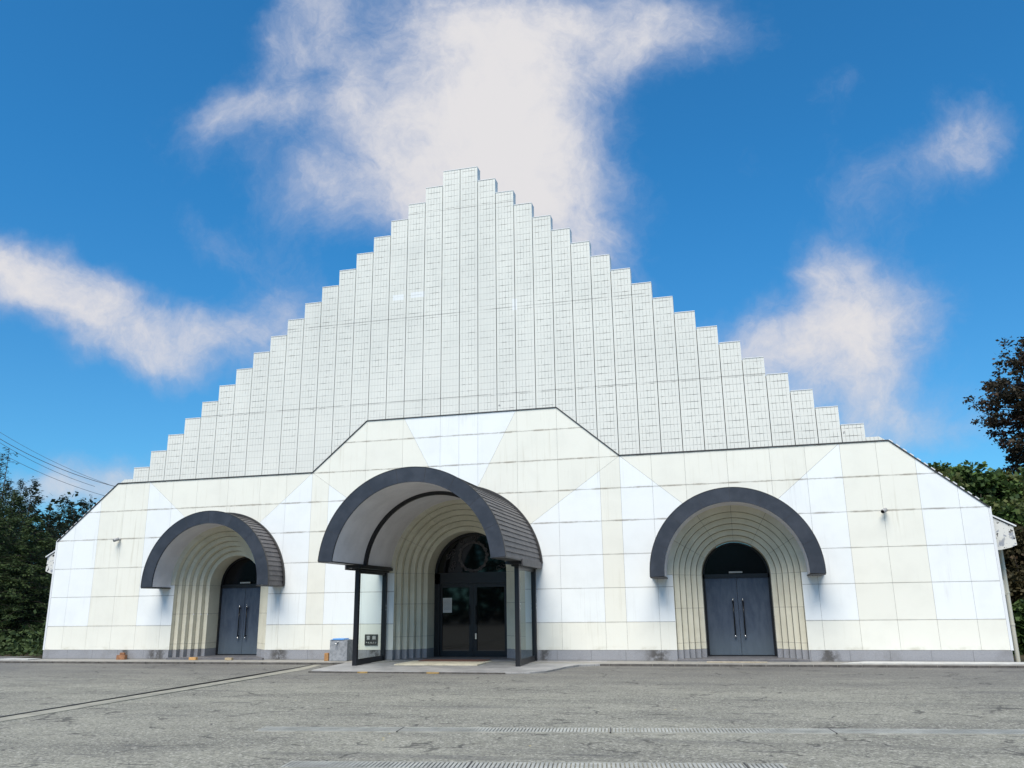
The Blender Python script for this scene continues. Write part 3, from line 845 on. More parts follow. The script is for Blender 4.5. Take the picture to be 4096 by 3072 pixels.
# --- arched canopies
def canopy(cx, R1, R0, zc, yf, zfoot, rib=None, collar=.055, nstrip=46, njf=8):
    root_par = HALL
    foot = R(0)
    da = math.asin(max(-1, min(1, (zfoot - zc) / R1)))      # angle at which the ring is cut
    def stations(n):
        return [(-da if da < 0 else 0) * 0 + (da + (math.pi - 2*da) * k / n) for k in range(n+1)]
    N = 64; st = stations(N)
    def P(rr, a, y):
        z = zc + rr*math.sin(a)
        x = rr*math.cos(a)
        if zfoot < zc and (a < 0 or a > math.pi): x = math.copysign(rr, math.cos(a))
        return (cx + x, y, z)
    # soffit shell (inner)
    b = MB()
    b.sweep([[P(R0, a, yf + .03), P(R0, a, .0), P(R0 + .03, a, .0), P(R0 + .03, a, yf + .03)] for a in st])
    sof = local(b.build('canopy_soffit', SOFF, smooth=False), HALL)
    for p in sof.data.polygons: p.use_smooth = False
    # fascia ring in plates with fine joints
    b = MB()
    for j in range(njf):
        a0 = da + (math.pi - 2*da)*j/njf + .002; a1 = da + (math.pi - 2*da)*(j+1)/njf - .002
        b.sweep([[P(R0 - .004, a, yf), P(R1 + .006, a, yf), P(R1 + .006, a, yf + .05), P(R0 - .004, a, yf + .05)] for a in [a0 + (a1-a0)*k/8 for k in range(9)]])
    plates = b
    b = MB(); b.sweep([[P(R0 + .01, a, yf + .004), P(R1 - .01, a, yf + .004), P(R1 - .01, a, yf + .03), P(R0 + .01, a, yf + .03)] for a in st])
    fa = local(b.build('canopy', FLASH), HALL)
    plates.build_each('fascia_plate', FASC, fa)
    # thin black lip round the outside edge
    b = MB(); b.sweep([[P(R1 + .006, a, yf - .006), P(R1 + .022, a, yf - .006), P(R1 + .022, a, yf + .06), P(R1 + .006, a, yf + .06)] for a in st])
    o = b.build('canopy_lip', FLASH); o.parent = fa
    # shingle strips, each lapping over the one below
    b = MB()
    for j in range(nstrip):
        a0 = da + (math.pi - 2*da)*j/nstrip; a1 = da + (math.pi - 2*da)*(j+1)/nstrip
        right = (a0 + a1)/2 < math.pi/2
        lo, hi = (a0, a1) if right else (a1, a0)
        ring0 = [P(R1 - .05, lo, yf + .05), P(R1 + .016, lo, yf + .05), P(R1 - .006, hi, yf + .05), P(R1 - .05, hi, yf + .05)]
        ring1 = [(x, -.001, z) for x, y, z in ring0]
        b.sweep([ring0, ring1])
    o = b.build('canopy_shingles', SHIN); o.parent = fa
    # feet: closing plates under both ends
    b = MB()
    for s in (-1, 1):
        x0 = R0 * math.cos(da) if da > 0 else R0; x1 = R1 * math.cos(da) if da > 0 else R1
        b.box(*sorted((cx + s*(x0 - .015), cx + s*(x1 + .01))), yf + .004, -.001, zfoot - .03, zfoot + .0)
    b.build_each('canopy_foot', FLASH, fa)
    # collar against the wall
    b = MB(); b.sweep([[P(R1 + .002, a, -.085), P(R1 + collar, a, -.085), P(R1 + collar, a, -.001), P(R1 + .002, a, -.001)] for a in st])
    o = b.build('wall_collar', FLASH); o.parent = fa
    return sof, fa, P, st, da
for cx in (-SX, SX):
    canopy(cx, 2.345, 1.955, 2.415, -1.0, 2.33, nstrip=48)
sof, fa, P, st, da = canopy(0, 2.665, 2.275, 2.63, -4.2, 2.83, nstrip=54, njf=9, collar=.07)
b = MB(); b.sweep([[P(2.17, a, -2.13), P(2.28, a, -2.13), P(2.28, a, -2.02), P(2.17, a, -2.02)] for a in st])
o = b.build('canopy_rib', BLACK); o.parent = fa
b = MB()
for s in (-1, 1):
    b.box(*sorted((s*2.20, s*2.64)), -2.50, -.002, 2.715, 2.80)
    b.box(*sorted((s*2.32, s*2.54)), -2.30, -.002, 2.66, 2.715)
b.build_each('canopy_beam', BLACK, fa)
# outer lower skirt of the shingle shell towards the wall
b = MB()
for s in (-1, 1):
    b.box(*sorted((s*2.655, s*2.70)), -2.45, -.002, 2.67, 2.86)
b.build_each('canopy_skirt', SHIN, fa)
for s in (-1, 1):
    for y0, y1, nm in ((-2.16, -2.04, 'canopy_post'), (-.14, -.02, 'canopy_post')):
        b = MB(); b.box(*sorted((s*2.37, s*2.50)), y0, y1, -.03, 2.66)
        local(b.build(nm, BLACK, bevel=.004), HALL)
    b = MB(); b.box(*sorted((s*2.40, s*2.47)), -2.04, -.14, -.01, .15)
    fr = local(b.build('screen_rail', BLACK), HALL)
    b = MB(); b.box(*sorted((s*2.40, s*2.47)), -2.04, -.14, 2.58, 2.658); local(b.build('screen_rail', BLACK), HALL)
    b = MB(); b.poly([(s*2.436, -2.04, .15), (s*2.436, -.14, .15), (s*2.436, -.14, 2.58), (s*2.436, -2.04, 2.58)])
    g_ = b.build('screen_glass', CLEAR); g_.parent = fr
    b = MB()
    for z in (1.52, 1.64):
        for y in (-.10, -2.09):
            b.tube([(s*2.37 - .012 if s > 0 else s*2.50 - .012, y, z), (s*2.50 + .012 if s > 0 else s*2.37 + .012, y, z)], .022, 10)
    b.build_each('post_glint', CHROME, fr)  # chrome discs added in place of the bright glints on the posts
# small white discs added to stand for bright glints on the jamb
GLINT = mat('white_glint', (.85, .85, .88), .25, .3)
b = MB()
for x, y in ((-9.72, .50), (-9.56, .67), (-9.41, .84)): b.tube([(x + .02, y, 1.44), (x + .02, y - .03, 1.44)], .02, 8)
b.build_each('jamb_glint', GLINT, HALL)

# ------------------------------------------------------------------ small things
def cctv(x, z, flip, label):
    root = empty('security_camera', (x, 0, z), label, 'security camera', 'security cameras on the front wall')
    b = MB(); b.tube([(0, -.006, 0), (0, -.03, 0)], .045, 12); b.tube([(0, -.03, 0), (0, -.10, -.03)], .014, 8)
    b.build('mount', mat('camera_white' + str(flip), (.55, .55, .53), .5), root)
    b = MB(); d = Vector((flip*.6, -.75, -.35)).normalized(); c = Vector((flip*.02, -.13, -.03))
    b.tube([c - d*.06, c - d*.055, c + d*.12, c + d*.125], [.045, .06, .06, .052], 12)
    b.build('camera_body', mat('camera_grey' + str(flip), (.30, .30, .30), .4), root, smooth=True)
    b = MB(); b.tube([c + d*.126, c + d*.135], .046, 12); b.build('lens', DGLASS, root)
cctv(-12.60, 4.06, -1, 'small security camera on the wall left of the left doorway')
cctv(12.60, 4.075, -1, 'small security camera on the wall right of the right doorway')
# plaque
pl = empty('wall_plaque', (-2.87, -.0, .61), 'small black plaque with white characters, seen through the left glass screen', 'plaque')
b = MB(); b.box(-.22, .22, -.03, -.004, -.165, .165); b.build('plate', mat('plaque_black', (.035, .035, .033), .45), pl, bevel=.004)
def text_mesh(body, size, loc, name, parent, mt, width=None):
    cu = bpy.data.curves.new(name, 'FONT'); cu.body = body; cu.size = size; cu.align_x = 'CENTER'; cu.align_y = 'CENTER'; cu.extrude = .002
    to = bpy.data.objects.new(name, cu); col.objects.link(to)
    bpy.context.view_layer.update()
    me = bpy.data.meshes.new_from_object(to.evaluated_get(bpy.context.evaluated_depsgraph_get()))
    bpy.data.objects.remove(to)
    me.materials.clear(); me.materials.append(mt)
    o = bpy.data.objects.new(name, me); col.objects.link(o); o.parent = parent; o.location = loc; o.rotation_euler = (R(90), 0, 0)
    return o
LETT = mat('letter_white', (.78, .78, .74), .5)
text_mesh('\u970a  \u5edf', .125, (0, -.033, .055), 'lettering', pl, LETT)
b = MB(); rnd = random.Random(3)      # line of six small worn characters
for i in range(6):
    cx_ = -.145 + i*.058
    for k in range(4):
        x_ = cx_ + rnd.uniform(-.014, .014); z_ = -.09 + rnd.uniform(-.02, .02)
        if rnd.random() < .5: b.box(x_ - .012, x_ + .012, -.034, -.0305, z_ - .003, z_ + .003)
        else: b.box(x_ - .003, x_ + .003, -.0345, -.0303, z_ - .014, z_ + .014)
b.build('small_lettering', LETT, pl)
# notice on the door glass
nt = empty('paper_notice', (-.895, 1.575, 1.635), 'white paper notice taped inside the left pane of the glass entrance door', 'notice')
b = MB(); b.box(-.155, .155, .003, .006, -.235, .235); b.build('paper_sheet', mat('paper_grey_white', (.62, .62, .60), .8), nt)
b = MB()
for i in range(9):
    z_ = .17 - i*.038; wd = .12 if i else .09
    x_ = -.12
    while x_ < wd:
        l_ = random.Random(i*31 + int(x_*1000)).uniform(.012, .035); b.box(x_, min(x_ + l_, .13), .0010, .0030, z_ - .006, z_ + .006); x_ += l_ + .01
b.build('printed_lines', mat('print_ink', (.22, .22, .22), .8), nt)
# mats
def m_mat(c0, c1):
    def fn(t, b):
        p = worldco(t); c = t.mix(t.noise(p, 60, 3, .7), (*c0, 1), (*c1, 1)); c = t.mix(t.smooth(t.noise(p, 3, 5, .6), .45, .7, 0, .5), c, (*[k*.5 for k in c0], 1))
        t.l.new(c, b.inputs['Base Color']); bump(t, b, t.noise(p, 150, 2, .6), .6, .01)
    return fn
b = MB(); b.slab([(-1.28, -1.98), (1.22, -1.98), (1.22, -.42), (-1.28, -.42)], -.018, .016)
tag(b.build('floor_mat', mat('cream_mat', rough=.9, fn=m_mat((.55, .50, .36), (.68, .64, .50))), bevel=.004), 'large cream mat lying on the porch paving under the canopy', 'mat')
b = MB(); b.slab([(-1.02, -.70), (1.05, -.70), (1.05, -.02), (-1.02, -.02)], .0165, .035)
tag(b.build('floor_mat', mat('red_brown_mat', rough=.95, fn=m_mat((.13, .065, .045), (.22, .10, .07))), bevel=.004), 'narrow reddish brown mat in front of the glass entrance door', 'mat')
# wash basin block
bs = empty('concrete_basin', (-3.72, -.30, 0), 'square grey concrete basin with a blue lid and a tap beside the left canopy post', 'basin')
b = MB(); b.box(-.295, .295, -.27, .25, .004, .60); b.build('basin_block', BASIN, bs, bevel=.01)
b = MB()
for s in (-1, 1):
    b.box(*sorted((s*.295, s*.235)), -.27, .25, .602, .628)
b.box(-.235, .235, -.27, -.21, .602, .628); b.box(-.235, .235, .19, .25, .602, .628)
b.build('basin_rim', BASIN, bs)
BLUE = mat('blue_plastic', (.10, .30, .62), .4)
b = MB(); b.box(-.26, .20, -.285, .16, .63, .645); b.box(-.22, .16, -.24, .12, .645, .672)
b.build('basin_lid', BLUE, bs, bevel=.006)
b = MB(); b.tube([(-.04, -.27, .535), (-.04, -.32, .535), (-.075, -.35, .51), (-.085, -.355, .475)], .012, 8); b.tube([(-.02, -.30, .55), (-.02, -.30, .575), ], .008, 6); b.box(-.05, .02, -.31, -.29, .572, .582)
b.build('tap', CHROME, bs, smooth=True)
# brick and blocks
def block(x, y, z, sx, sy, sz, c, label, name='brick', cat='brick', rz=0, group=None):
    rnd_ = random.Random(int(abs(x)*100))
    b = MB(); b.box(-sx/2, sx/2, -sy/2, sy/2, 0, sz)
    for v_ in b.bm.verts: v_.co += Vector([rnd_.uniform(-.004, .004) for _ in range(3)]) if v_.co.z > 0 else Vector()
    if c == 'brick': b.box(-sx*.35, sx*.35, -sy/2 - .003, -sy/2, sz*.25, sz*.7)
    o = b.build(name, mat(name + '_' + label[:6], rough=.9, fn=m_conc(*{'orange': ((.50, .27, .09), (.68, .42, .18)), 'amber': ((.22, .15, .06), (.42, .28, .10)), 'tan': ((.34, .27, .17), (.46, .38, .25)), 'brick': ((.22, .10, .05), (.40, .20, .10)), 'wood': ((.30, .15, .06), (.46, .25, .10)), 'slat': ((.34, .30, .22), (.44, .39, .30)), 'pale': ((.45, .44, .40), (.6, .6, .56))}[c], 12)), bevel=.005)
    o.location = (x, y, z); o.rotation_euler.z = rz
    return tag(o, label, cat, group)
block(-9.05, -.28, .002, .26, .12, .085, 'orange', 'bright orange wedge block at the foot of the left door step, left one')
block(-7.72, -.28, .002, .24, .12, .075, 'tan', 'dull tan block at the foot of the left door step, right one')
block(-11.87, -.20, .002, .32, .14, .15, 'brick', 'red-brown brick leaning at the grey plinth left of the left doorway')
block(-11.86, -.19, .153, .14, .12, .07, 'brick', 'small broken brick piece lying on top of the red-brown brick', rz=.3)
block(-4.18, -.42, .002, .13, .10, .23, 'wood', 'short orange-brown wooden offcut standing against the concrete basin', 'wood_offcut', 'wood block', .2)
block(8.25, -.55, .002, 1.62, .16, .025, 'slat', 'long pale timber slat lying before the right door step', 'timber_slat', 'board')
block(-1.35, -3.955, -.095, .28, .04, .05, 'amber', 'orange kerb reflector set in the porch edge, left one', 'kerb_reflector', 'reflector')
block(.62, -3.955, -.095, .34, .04, .05, 'amber', 'orange kerb reflector set in the porch edge near its middle', 'kerb_reflector', 'reflector')

# remove the boolean helpers
for c_ in (CUT, CUT2, CUT3): bpy.data.objects.remove(c_)

# ------------------------------------------------------------------ vegetation
def m_leaf(c0, c1, c2=None):
    def fn(t, b):
        oi = t.new('ShaderNodeObjectInfo').outputs['Random']
        ri = t.new('ShaderNodeNewGeometry').outputs['Random Per Island']
        p = worldco(t)
        c = t.mix(ri, (*c0, 1), (*c1, 1))
        if c2: c = t.mix(t.smooth(t.noise(p, .55, 4, .6), .50, .66), c, (*c2, 1))
        c = t.mix(t.lin(oi, 0, 1, 0, .25), c, (*[k*.6 for k in c0], 1))
        t.l.new(c, b.inputs['Base Color'])
        b.inputs['Roughness'].default_value = .65; b.inputs['Specular IOR Level'].default_value = .25
        tr = t.new('ShaderNodeBsdfTranslucent'); t.l.new(c, tr.inputs[0])
        mx = t.new('ShaderNodeMixShader'); mx.inputs[0].default_value = .22
        t.l.new(b.outputs[0], mx.inputs[1]); t.l.new(tr.outputs[0], mx.inputs[2]); t.l.new(mx.outputs[0], t.n['Material Output'].inputs[0])
    return fn
CON = mat('conifer_needles', fn=m_leaf((.010, .020, .012), (.030, .050, .022)))
CON2 = mat('cedar_needles', fn=m_leaf((.022, .045, .016), (.085, .125, .040)))
KUD = mat('vine_leaf', fn=m_leaf((.022, .046, .015), (.10, .165, .040), (.12, .12, .04)))
KUR = mat('autumn_leaf', fn=m_leaf((.030, .030, .014), (.085, .070, .030), (.16, .055, .035)))
MAP = mat('dark_tree_leaf', fn=m_leaf((.022, .020, .014), (.075, .062, .036), (.085, .040, .028)))
BARK = mat('bark', rough=.95, fn=m_conc((.035, .028, .022), (.075, .062, .050), 8))

class Leaves:
    def __init__(s, seed): s.v = []; s.f = []; s.r = random.Random(seed)
    def leaf(s, p, size, d=None, asp=.5):
        r = s.r
        d = d or Vector((r.gauss(0, 1), r.gauss(0, 1), r.gauss(0, .6)))
        d = d.normalized(); n = Vector((r.gauss(0, 1), r.gauss(0, 1), r.gauss(0, 1) + .7)).normalized()
        w_ = d.cross(n)
        if w_.length < .01: return
        w_ = w_.normalized() * size * asp * .5; d = d * size
        k = len(s.v)
        s.v += [p, p + d*.45 + w_, p + d, p + d*.45 - w_]; s.f.append((k, k+1, k+2, k+3))
    def mesh(s, name, mt):
        me = bpy.data.meshes.new(name); me.from_pydata([tuple(q) for q in s.v], [], s.f); me.materials.append(mt); me.update(); return me
def conifer_mesh(seed, H, rad, mt, leaf=.20, dens=1.0, base=.06):
    L = Leaves(seed); r = L.r; tb = MB()
    pts = [Vector((0, 0, -.3))]; x = y = 0
    for i in range(1, 9):
        x += r.uniform(-.04, .04); y += r.uniform(-.04, .04); pts.append(Vector((x, y, H*i/8)))
    tb.tube(pts, [.16*H/10*(1 - i/8)**1.3 + .006 for i in range(9)], 8)
    n = int(H * 15 * dens)
    for i in range(n):
        t_ = base + (1 - base) * (i + r.random()) / n
        z = H * t_
        env = rad * (1 - t_)**.72 * (.45 + .55*min(1, t_*6)) * r.uniform(.62, 1.22)
        a = r.uniform(0, 2*math.pi); c, s_ = math.cos(a), math.sin(a)
        p0 = Vector((x*t_, y*t_, z)); lift = .25 - .5*(1 - t_)
        p1 = p0 + Vector((c*env, s_*env, env*lift))
        if env > .5: tb.tube([p0, p0.lerp(p1, .5) + Vector((0, 0, .06*env)), p1], [.03*env/2 + .008, .014, .004], 4)
        m_ = int(env * 46 * dens) + 9
        for k in range(m_):
            q = r.random()**.65; sp = .22*env*(1.15 - q) + .10
            p = p0.lerp(p1, q) + Vector((r.gauss(0, sp*.6), r.gauss(0, sp*.6), r.gauss(-.07, .09)))
            L.leaf(p, leaf*r.uniform(.6, 1.25), Vector((c + r.gauss(0, .6), s_ + r.gauss(0, .6), r.gauss(-.35, .35))), .30)
    return L.mesh('crown', mt), tb
def place_tree(name, crown, trunk, loc, sc, rz, label, cat, group):
    root = empty(name, loc, label, cat, group); root.scale = sc; root.rotation_euler.z = rz
    for nm, me in (('trunk', trunk), ('crown', crown)):
        o = bpy.data.objects.new(nm, me); col.objects.link(o); o.parent = root
    return root
def tbm(tb, mt=BARK):
    bmesh.ops.recalc_face_normals(tb.bm, faces=tb.bm.faces)
    me = bpy.data.meshes.new('trunk'); tb.bm.to_mesh(me); tb.bm.free(); me.materials.append(mt)
    for p in me.polygons: p.use_smooth = True
    return me
# back-projection of photo points (for measuring only)
def at(px, py, y):
    vx = FW + RX*((px - 2048)/3329.08) + UP*((1536 - py)/3329.08)
    t_ = (y - CAM.y)/vx.y; return CAM + vx*t_
c1, t1 = conifer_mesh(1, 10, 2.3, CON); t1 = tbm(t1)
c2, t2 = conifer_mesh(2, 10, 1.8, CON, .18); t2 = tbm(t2)
c3, t3 = conifer_mesh(3, 10, 2.7, CON2, .22); t3 = tbm(t3)
c4, t4 = conifer_mesh(4, 10, 1.0, CON, .20, .35, .1); t4 = tbm(t4)
def spindly(seed, H):
    L = Leaves(seed); r = L.r; tb = MB()
    tb.tube([(0, 0, -.2), (.05, 0, H*.5), (-.03, .04, H*.8), (.02, 0, H)], [.09, .05, .022, .004], 6)
    for i in range(95):
        t_ = .25 + .75*i/95; z = H*t_; ln = (1.25*(1 - t_) + .22)*r.uniform(.6, 1.3); a = r.uniform(0, 6.283); c, q = math.cos(a), math.sin(a)
        p0 = Vector((0, 0, z)); p1 = p0 + Vector((c*ln*.6, q*ln*.6, .12*ln)); p2 = p0 + Vector((c*ln, q*ln, -.10*ln))
        tb.tube([p0, p1, p2], [.014, .008, .003], 4)
        for k in range(int(15*ln) + 3):
            f = r.random()**.7; p = (p0.lerp(p1, f*2) if f < .5 else p1.lerp(p2, f*2 - 1)) + Vector((r.gauss(0, .04), r.gauss(0, .04), r.gauss(-.03, .05)))
            L.leaf(p, .17*r.uniform(.6, 1.2), Vector((c + r.gauss(0, .5), q + r.gauss(0, .5), r.gauss(-.4, .3))), .28)
    return L.mesh('crown', CON), tb
bpy.data.meshes.remove(c4); c4, t4 = spindly(4, 10); t4 = tbm(t4)
c5, t5 = conifer_mesh(5, 10, 3.2, CON2, .24, 1.1); t5 = tbm(t5)
GL = 'conifers in the wood left of the hall'
# (photo x, photo y of tip, depth y, crown id, width factor, label)
TREES = [(130, 1915, 22, 1, 1.15, 'dark conifer with a rounded top, third tree in from the left edge'),
 (262, 1985, 24, 1, 1.5, 'broad dark conifer with a lumpy top, midway between the left edge and the hall'),
 (335, 1990, 27, 2, 1.2, 'dark conifer just behind the hall left slope, beside the bare-topped one'),
 (45, 1925, 20, 1, 1.1, 'tall dark conifer right of the spindly tips near the left edge'),
 (200, 2030, 20, 2, 1.5, 'low dark conifer filling the gap between two taller ones'),
 (95, 1915, 26, 2, 1.0, 'narrow dark conifer far back in the left wood'),
 (300, 2040, 19, 2, 1.6, 'short dark conifer nearest the hall eave'),
 (40, 1790, 18, 4, 1.1, 'spindly thin-branched tree top reaching highest at the left edge'),
 (12, 1810, 19, 4, .9, 'spindly thin-branched tree cut by the left picture edge'),
 (365, 1975, 24, 4, .5, 'bare spiky tree tip right against the hall slope'),
 (-60, 1905, 17, 3, 1.2, 'bushy cedar outside the left edge whose branches reach in')]
for (px, py, yy, cid, wf, lab) in TREES:
    p = at(px, py, yy); H = p.z + .2
    cm, tm = {1: (c1, t1), 2: (c2, t2), 3: (c3, t3), 4: (c4, t4)}[cid]
    place_tree('conifer_tree', cm, tm, (p.x, yy, -.2), (H/10*wf, H/10*wf, H/10), px*.7, lab, 'tree', GL)
FRONT = [(60, 1960, 9, 1.25, 'green feathery cedar in front of the dark wood, second from the left edge'),
 (140, 2060, 8, 1.3, 'green feathery cedar closest to the hall among the front row'),
 (-10, 1930, 7, 1.2, 'green feathery cedar at the left edge of the front row'),
 (195, 2140, 11, 1.2, 'low green cedar behind the left eave of the hall'),
 (232, 2300, 14, 1.3, 'small dark cedar peeping out beside the hall side wall')]
for i, (px, py, yy, wf, lab) in enumerate(FRONT):
    p = at(px, py, yy); H = p.z + .2
    place_tree('cedar_tree', c5 if i % 2 else c3, t5 if i % 2 else t3, (p.x, yy, -.2), (H/10*wf, H/10*wf, H/10), px*1.3 + 1, lab, 'tree', 'front cedars left of the hall')
# dark undergrowth and far wood mass behind the left trees
def scatter_mass(name, seed, n, fn_pt, size, mt, label, cat):
    L = Leaves(seed)
    for i in range(n):
        p = fn_pt(L.r)
        if p is not None: L.leaf(p, size*L.r.uniform(.6, 1.4), None, .7)
    o = bpy.data.objects.new(name, L.mesh(name, mt)); col.objects.link(o)
    return tag(o, label, cat, kind='stuff')
def wood(r):
    x = r.uniform(-62, -17); y = r.uniform(24, 34); h = 7.5 + 1.8*math.sin(x*.9) + 1.2*math.sin(x*2.3)
    return Vector((x, y, r.random()**.8 * h))
scatter_mass('far_wood', 11, 26000, wood, .45, CON, 'dark mass of the wood behind the conifers', 'wood')
def brush(r):
    x = r.uniform(-46, -16.6); y = r.uniform(3.5, 14); return Vector((x, y, abs(r.gauss(0, .45)) - .1))
scatter_mass('undergrowth', 12, 16000, brush, .20, CON2, 'low dark undergrowth under the left trees', 'undergrowth')

# right side: bank with vines, bushes and the tall tree
b = MB()
xs = [15.6 + 1.2*i for i in range(22)]; ys = [2.5 + 1.5*j for j in range(16)]
def bank(x, y):
    d = max(0, x - 16.2) * .42 + max(0, y - 4)*.20
    return min(5.2, d) * min(1, max(0, (y - 2.5)/3)) + .25*math.sin(x*1.3 + y) * min(1, d) - .15
V = [[b.bm.verts.new((x, y, bank(x, y))) for x in xs] for y in ys]
for j in range(len(ys)-1):
    for i in range(len(xs)-1): b.bm.faces.new((V[j][i], V[j][i+1], V[j+1][i+1], V[j+1][i]))
tag(b.build('bank', SOIL, smooth=True), kind='structure')
def bush_mesh(seed, rx, h, leaf, mt, n):
    """leafy mound of clumps written at its real size so that leaves keep their shape"""
    L = Leaves(seed); r = L.r
    cl = []
    for i in range(int(26 + 12*h)):
        a = r.uniform(0, 2*math.pi); e = r.random()**.55; z = r.random()
        e *= (1 - .62*z**1.6)
        cl.append((Vector((e*math.cos(a)*rx, e*math.sin(a)*rx*.8, z*h*.93)), r.uniform(.22, .52)))
    for i in range(n):
        c, rr = r.choice(cl)
        d = Vector((r.gauss(0, 1), r.gauss(0, 1), r.gauss(0, 1))).normalized()
        p = c + d * rr * r.uniform(.45, 1.1)
        if p.z < 0: continue
        L.leaf(p, leaf*r.uniform(.5, 1.35), d*.6 + Vector((r.gauss(0, .8), r.gauss(0, .8), r.gauss(-.3, .5))), .9)
    return L.mesh('foliage', mt)
def stems(seed):
    r = random.Random(seed); tb = MB()
    for i in range(7):
        a = r.uniform(0, 6.28); tb.tube([(0, 0, -.1), (.25*math.cos(a), .25*math.sin(a), .4), (.5*math.cos(a), .5*math.sin(a), .75)], [.03, .02, .006], 5)
    return tbm(tb)
sm = stems(1)
# (photo x, photo y of top, depth y, radius, mesh, label)
BUSH = [(3740, 1868, 27, 3.2, 0, 'large leafy tree clump showing just over the hall right slope'),
 (3740, 1885, 10, 1.9, 0, 'leafy green vine mound rising just right of the hall shoulder'),
 (3850, 1865, 11.5, 1.9, 1, 'leafy green vine mound second from the hall, a little taller'),
 (3960, 1880, 12, 2.1, 0, 'leafy green vine mound below the tall dark tree'),
 (4080, 1900, 12.5, 2.2, 1, 'leafy green vine mound at the right edge below the tall dark tree'),
 (3880, 1990, 8.5, 1.7, 1, 'green bush on the bank in front of the vine mounds'),
 (4010, 2020, 8, 1.8, 0, 'green bush on the bank near the right edge'),
 (4070, 2120, 6.2, 1.5, 2, 'reddish brown autumn bush beside the peeling eave'),
 (4000, 2130, 7.2, 1.4, 2, 'brownish bush behind the peeling eave'),
 (4085, 2300, 5.4, 1.3, 2, 'brownish low bush beside the cream downpipe'),
 (4092, 2440, 4.4, .9, 1, 'small bright green bush low at the right edge')]
for i, (px, py, yy, rr, k, lab) in enumerate(BUSH):
    p = at(px, py, yy); z0 = bank(min(p.x, 40), yy) - .2; h = max(.8, p.z - z0)
    root = empty('leafy_bush', (p.x, yy, z0), lab, 'bush', 'bushes and vine mounds on the right bank')
    root.rotation_euler.z = i*1.7
    o = bpy.data.objects.new('foliage', bush_mesh(60 + i, rr*1.05, h, .19 if k < 2 else .15, KUR if k == 2 else KUD, int(1500*rr*h*.9) + 2500)); col.objects.link(o); o.parent = root
    o = bpy.data.objects.new('stems', sm); col.objects.link(o); o.parent = root; o.scale = (rr, rr, h)
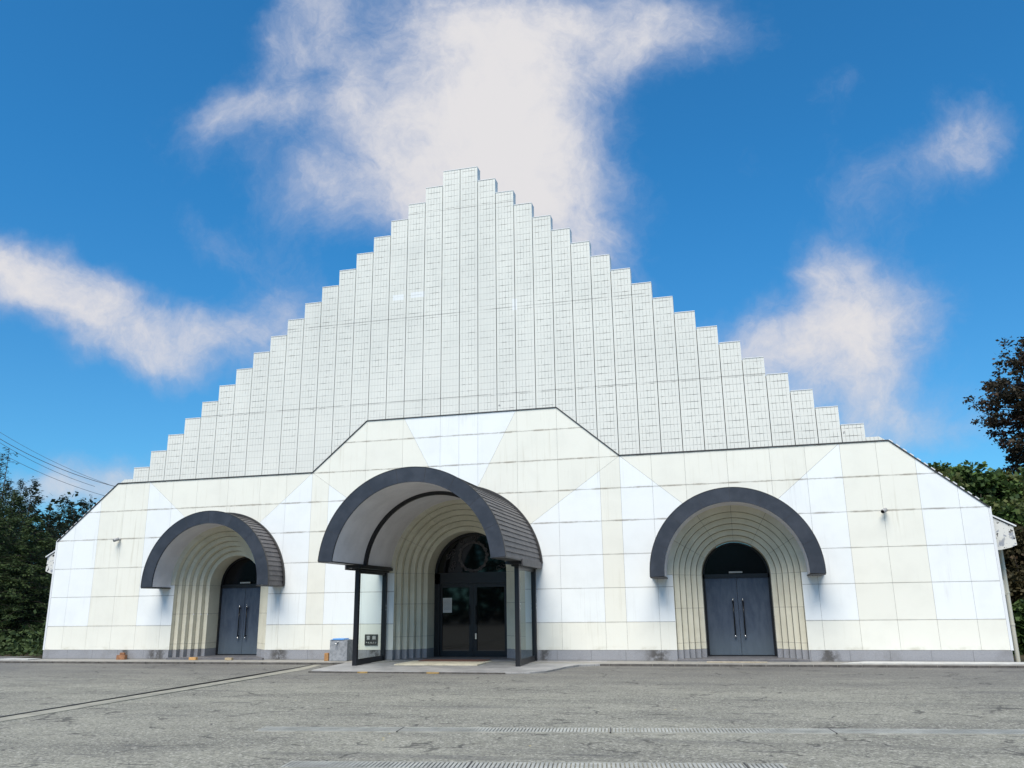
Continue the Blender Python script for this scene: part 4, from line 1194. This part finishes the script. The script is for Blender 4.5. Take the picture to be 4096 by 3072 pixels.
# tall tree at the right edge
def big_tree():
    L = Leaves(31); r = L.r; tb = MB()
    yy = 16.0; base = at(4215, 1560, yy); bx = base.x
    H = at(4300, 1190, yy).z
    z0 = bank(min(bx, 40), yy)
    tb.tube([(bx, yy, z0 - .4), (bx - .1, yy, z0 + 3), (bx + .1, yy, z0 + 6), (bx - .1, yy, H*.8), (bx, yy, H)], [.30, .26, .2, .12, .03], 10)
    # pads of foliage: photo x, photo y, radius x (m), radius z (m)
    pads = [(4060, 1400, 1.0, .35), (4030, 1440, .9, .3), (4075, 1470, 1.2, .4), (3990, 1500, .75, .25), (4060, 1540, 1.3, .4), (3950, 1545, .6, .2),
            (3915, 1590, .55, .2), (3990, 1590, .9, .3), (4070, 1610, 1.2, .35), (3960, 1605, .6, .2), (3945, 1670, .55, .25), (4010, 1665, .9, .3), (4080, 1680, 1.1, .35),
            (3985, 1700, .5, .2), (4050, 1740, .9, .3), (4080, 1800, .9, .4), (4040, 1780, .4, .4), (4095, 1250, .25, .12), (4090, 1860, .8, .4), (4000, 1770, .12, .08),
            (4190, 1400, 1.3, .5), (4150, 1450, 1.7, .5), (4160, 1550, 1.7, .5), (4160, 1650, 1.6, .5), (4180, 1750, 1.4, .5), (4270, 1300, 1.3, .5), (4170, 1290, .5, .3), (4100, 1385, .6, .25), (4260, 1400, 1.8, .6), (4290, 1520, 1.9, .6), (4300, 1650, 1.6, .6)]
    for (px, py, rx, rz_) in pads:
        c = at(px + 38, py + 12, yy) + Vector((0, r.uniform(-1.2, 1.2), 0))
        zt = max(z0 + 2, c.z - .25*abs(c.x - bx) - .4)
        tb.tube([(bx, yy, zt), tuple(Vector((bx, yy, zt)).lerp(c, .55) + Vector((0, 0, .15))), tuple(c)], [.07, .04, .012], 5)
        n = int(820*rx*rz_/.3) + 110
        sub = [(Vector((r.gauss(0, rx*.5), r.gauss(0, rx*.45), r.gauss(0, rz_*.5))), r.uniform(.08, .22)) for _ in range(max(4, int(14*rx)))]
        for i in range(int(n*.75)):
            s_, q = r.choice(sub)
            p = c + s_ + Vector((r.gauss(0, q), r.gauss(0, q), r.gauss(0, q*.5)))
            L.leaf(p, .15*r.uniform(.6, 1.3), Vector((r.gauss(-.3, 1), r.gauss(0, 1), r.gauss(-.2, .5))), .6)
    root = empty('tall_tree', (bx, yy, z0), 'tall dark reddish tree with layered open branches at the right edge', 'tree')
    local(tb.build('trunk', BARK, smooth=True), root)
    o = bpy.data.objects.new('crown', L.mesh('crown', MAP)); col.objects.link(o); local(o, root)
big_tree()
# woodland behind the viewer that the door glass mirrors
def opp(r):
    x = r.uniform(-70, 60); y = r.uniform(-62, -56); h = 11 + 2*math.sin(x*.5) + 1.5*math.sin(x*1.7)
    return Vector((x, y, r.random()*h))
scatter_mass('opposite_wood', 41, 22000, opp, .9, CON2, 'wood across the yard, mirrored in the door glass', 'wood')

# ------------------------------------------------------------------ overhead wires
WIRE = mat('wire_black', (.03, .03, .035), .6)
def wire(pa, pb, sag, rad, label):
    a = at(*pa, 16.0); c = at(*pb, 19.0); L = (c - a)
    a = a - L*.45; n = 28; pts = []
    for i in range(n+1):
        t_ = i/n; p = a.lerp(c, t_); p.z -= sag*4*t_*(1 - t_); pts.append(p)
    b = MB(); b.tube(pts, rad, 5)
    tag(b.build('overhead_wire', WIRE), label, 'wire', 'overhead wires left of the hall')
wire((0, 1718), (470, 1948), .65, .017, 'thick overhead wire, the second one down at the left edge')
wire((0, 1700), (455, 1945), .5, .010, 'thin overhead wire, topmost at the left edge')
wire((0, 1745), (380, 1946), .45, .012, 'thin overhead wire between the thick one and the lowest one')
wire((0, 1785), (425, 1985), .45, .012, 'lowest overhead wire, passing in front of the pale cloud')

# ------------------------------------------------------------------ render settings
scn.render.engine = 'CYCLES'
scn.cycles.max_bounces = 8; scn.cycles.transparent_max_bounces = 8
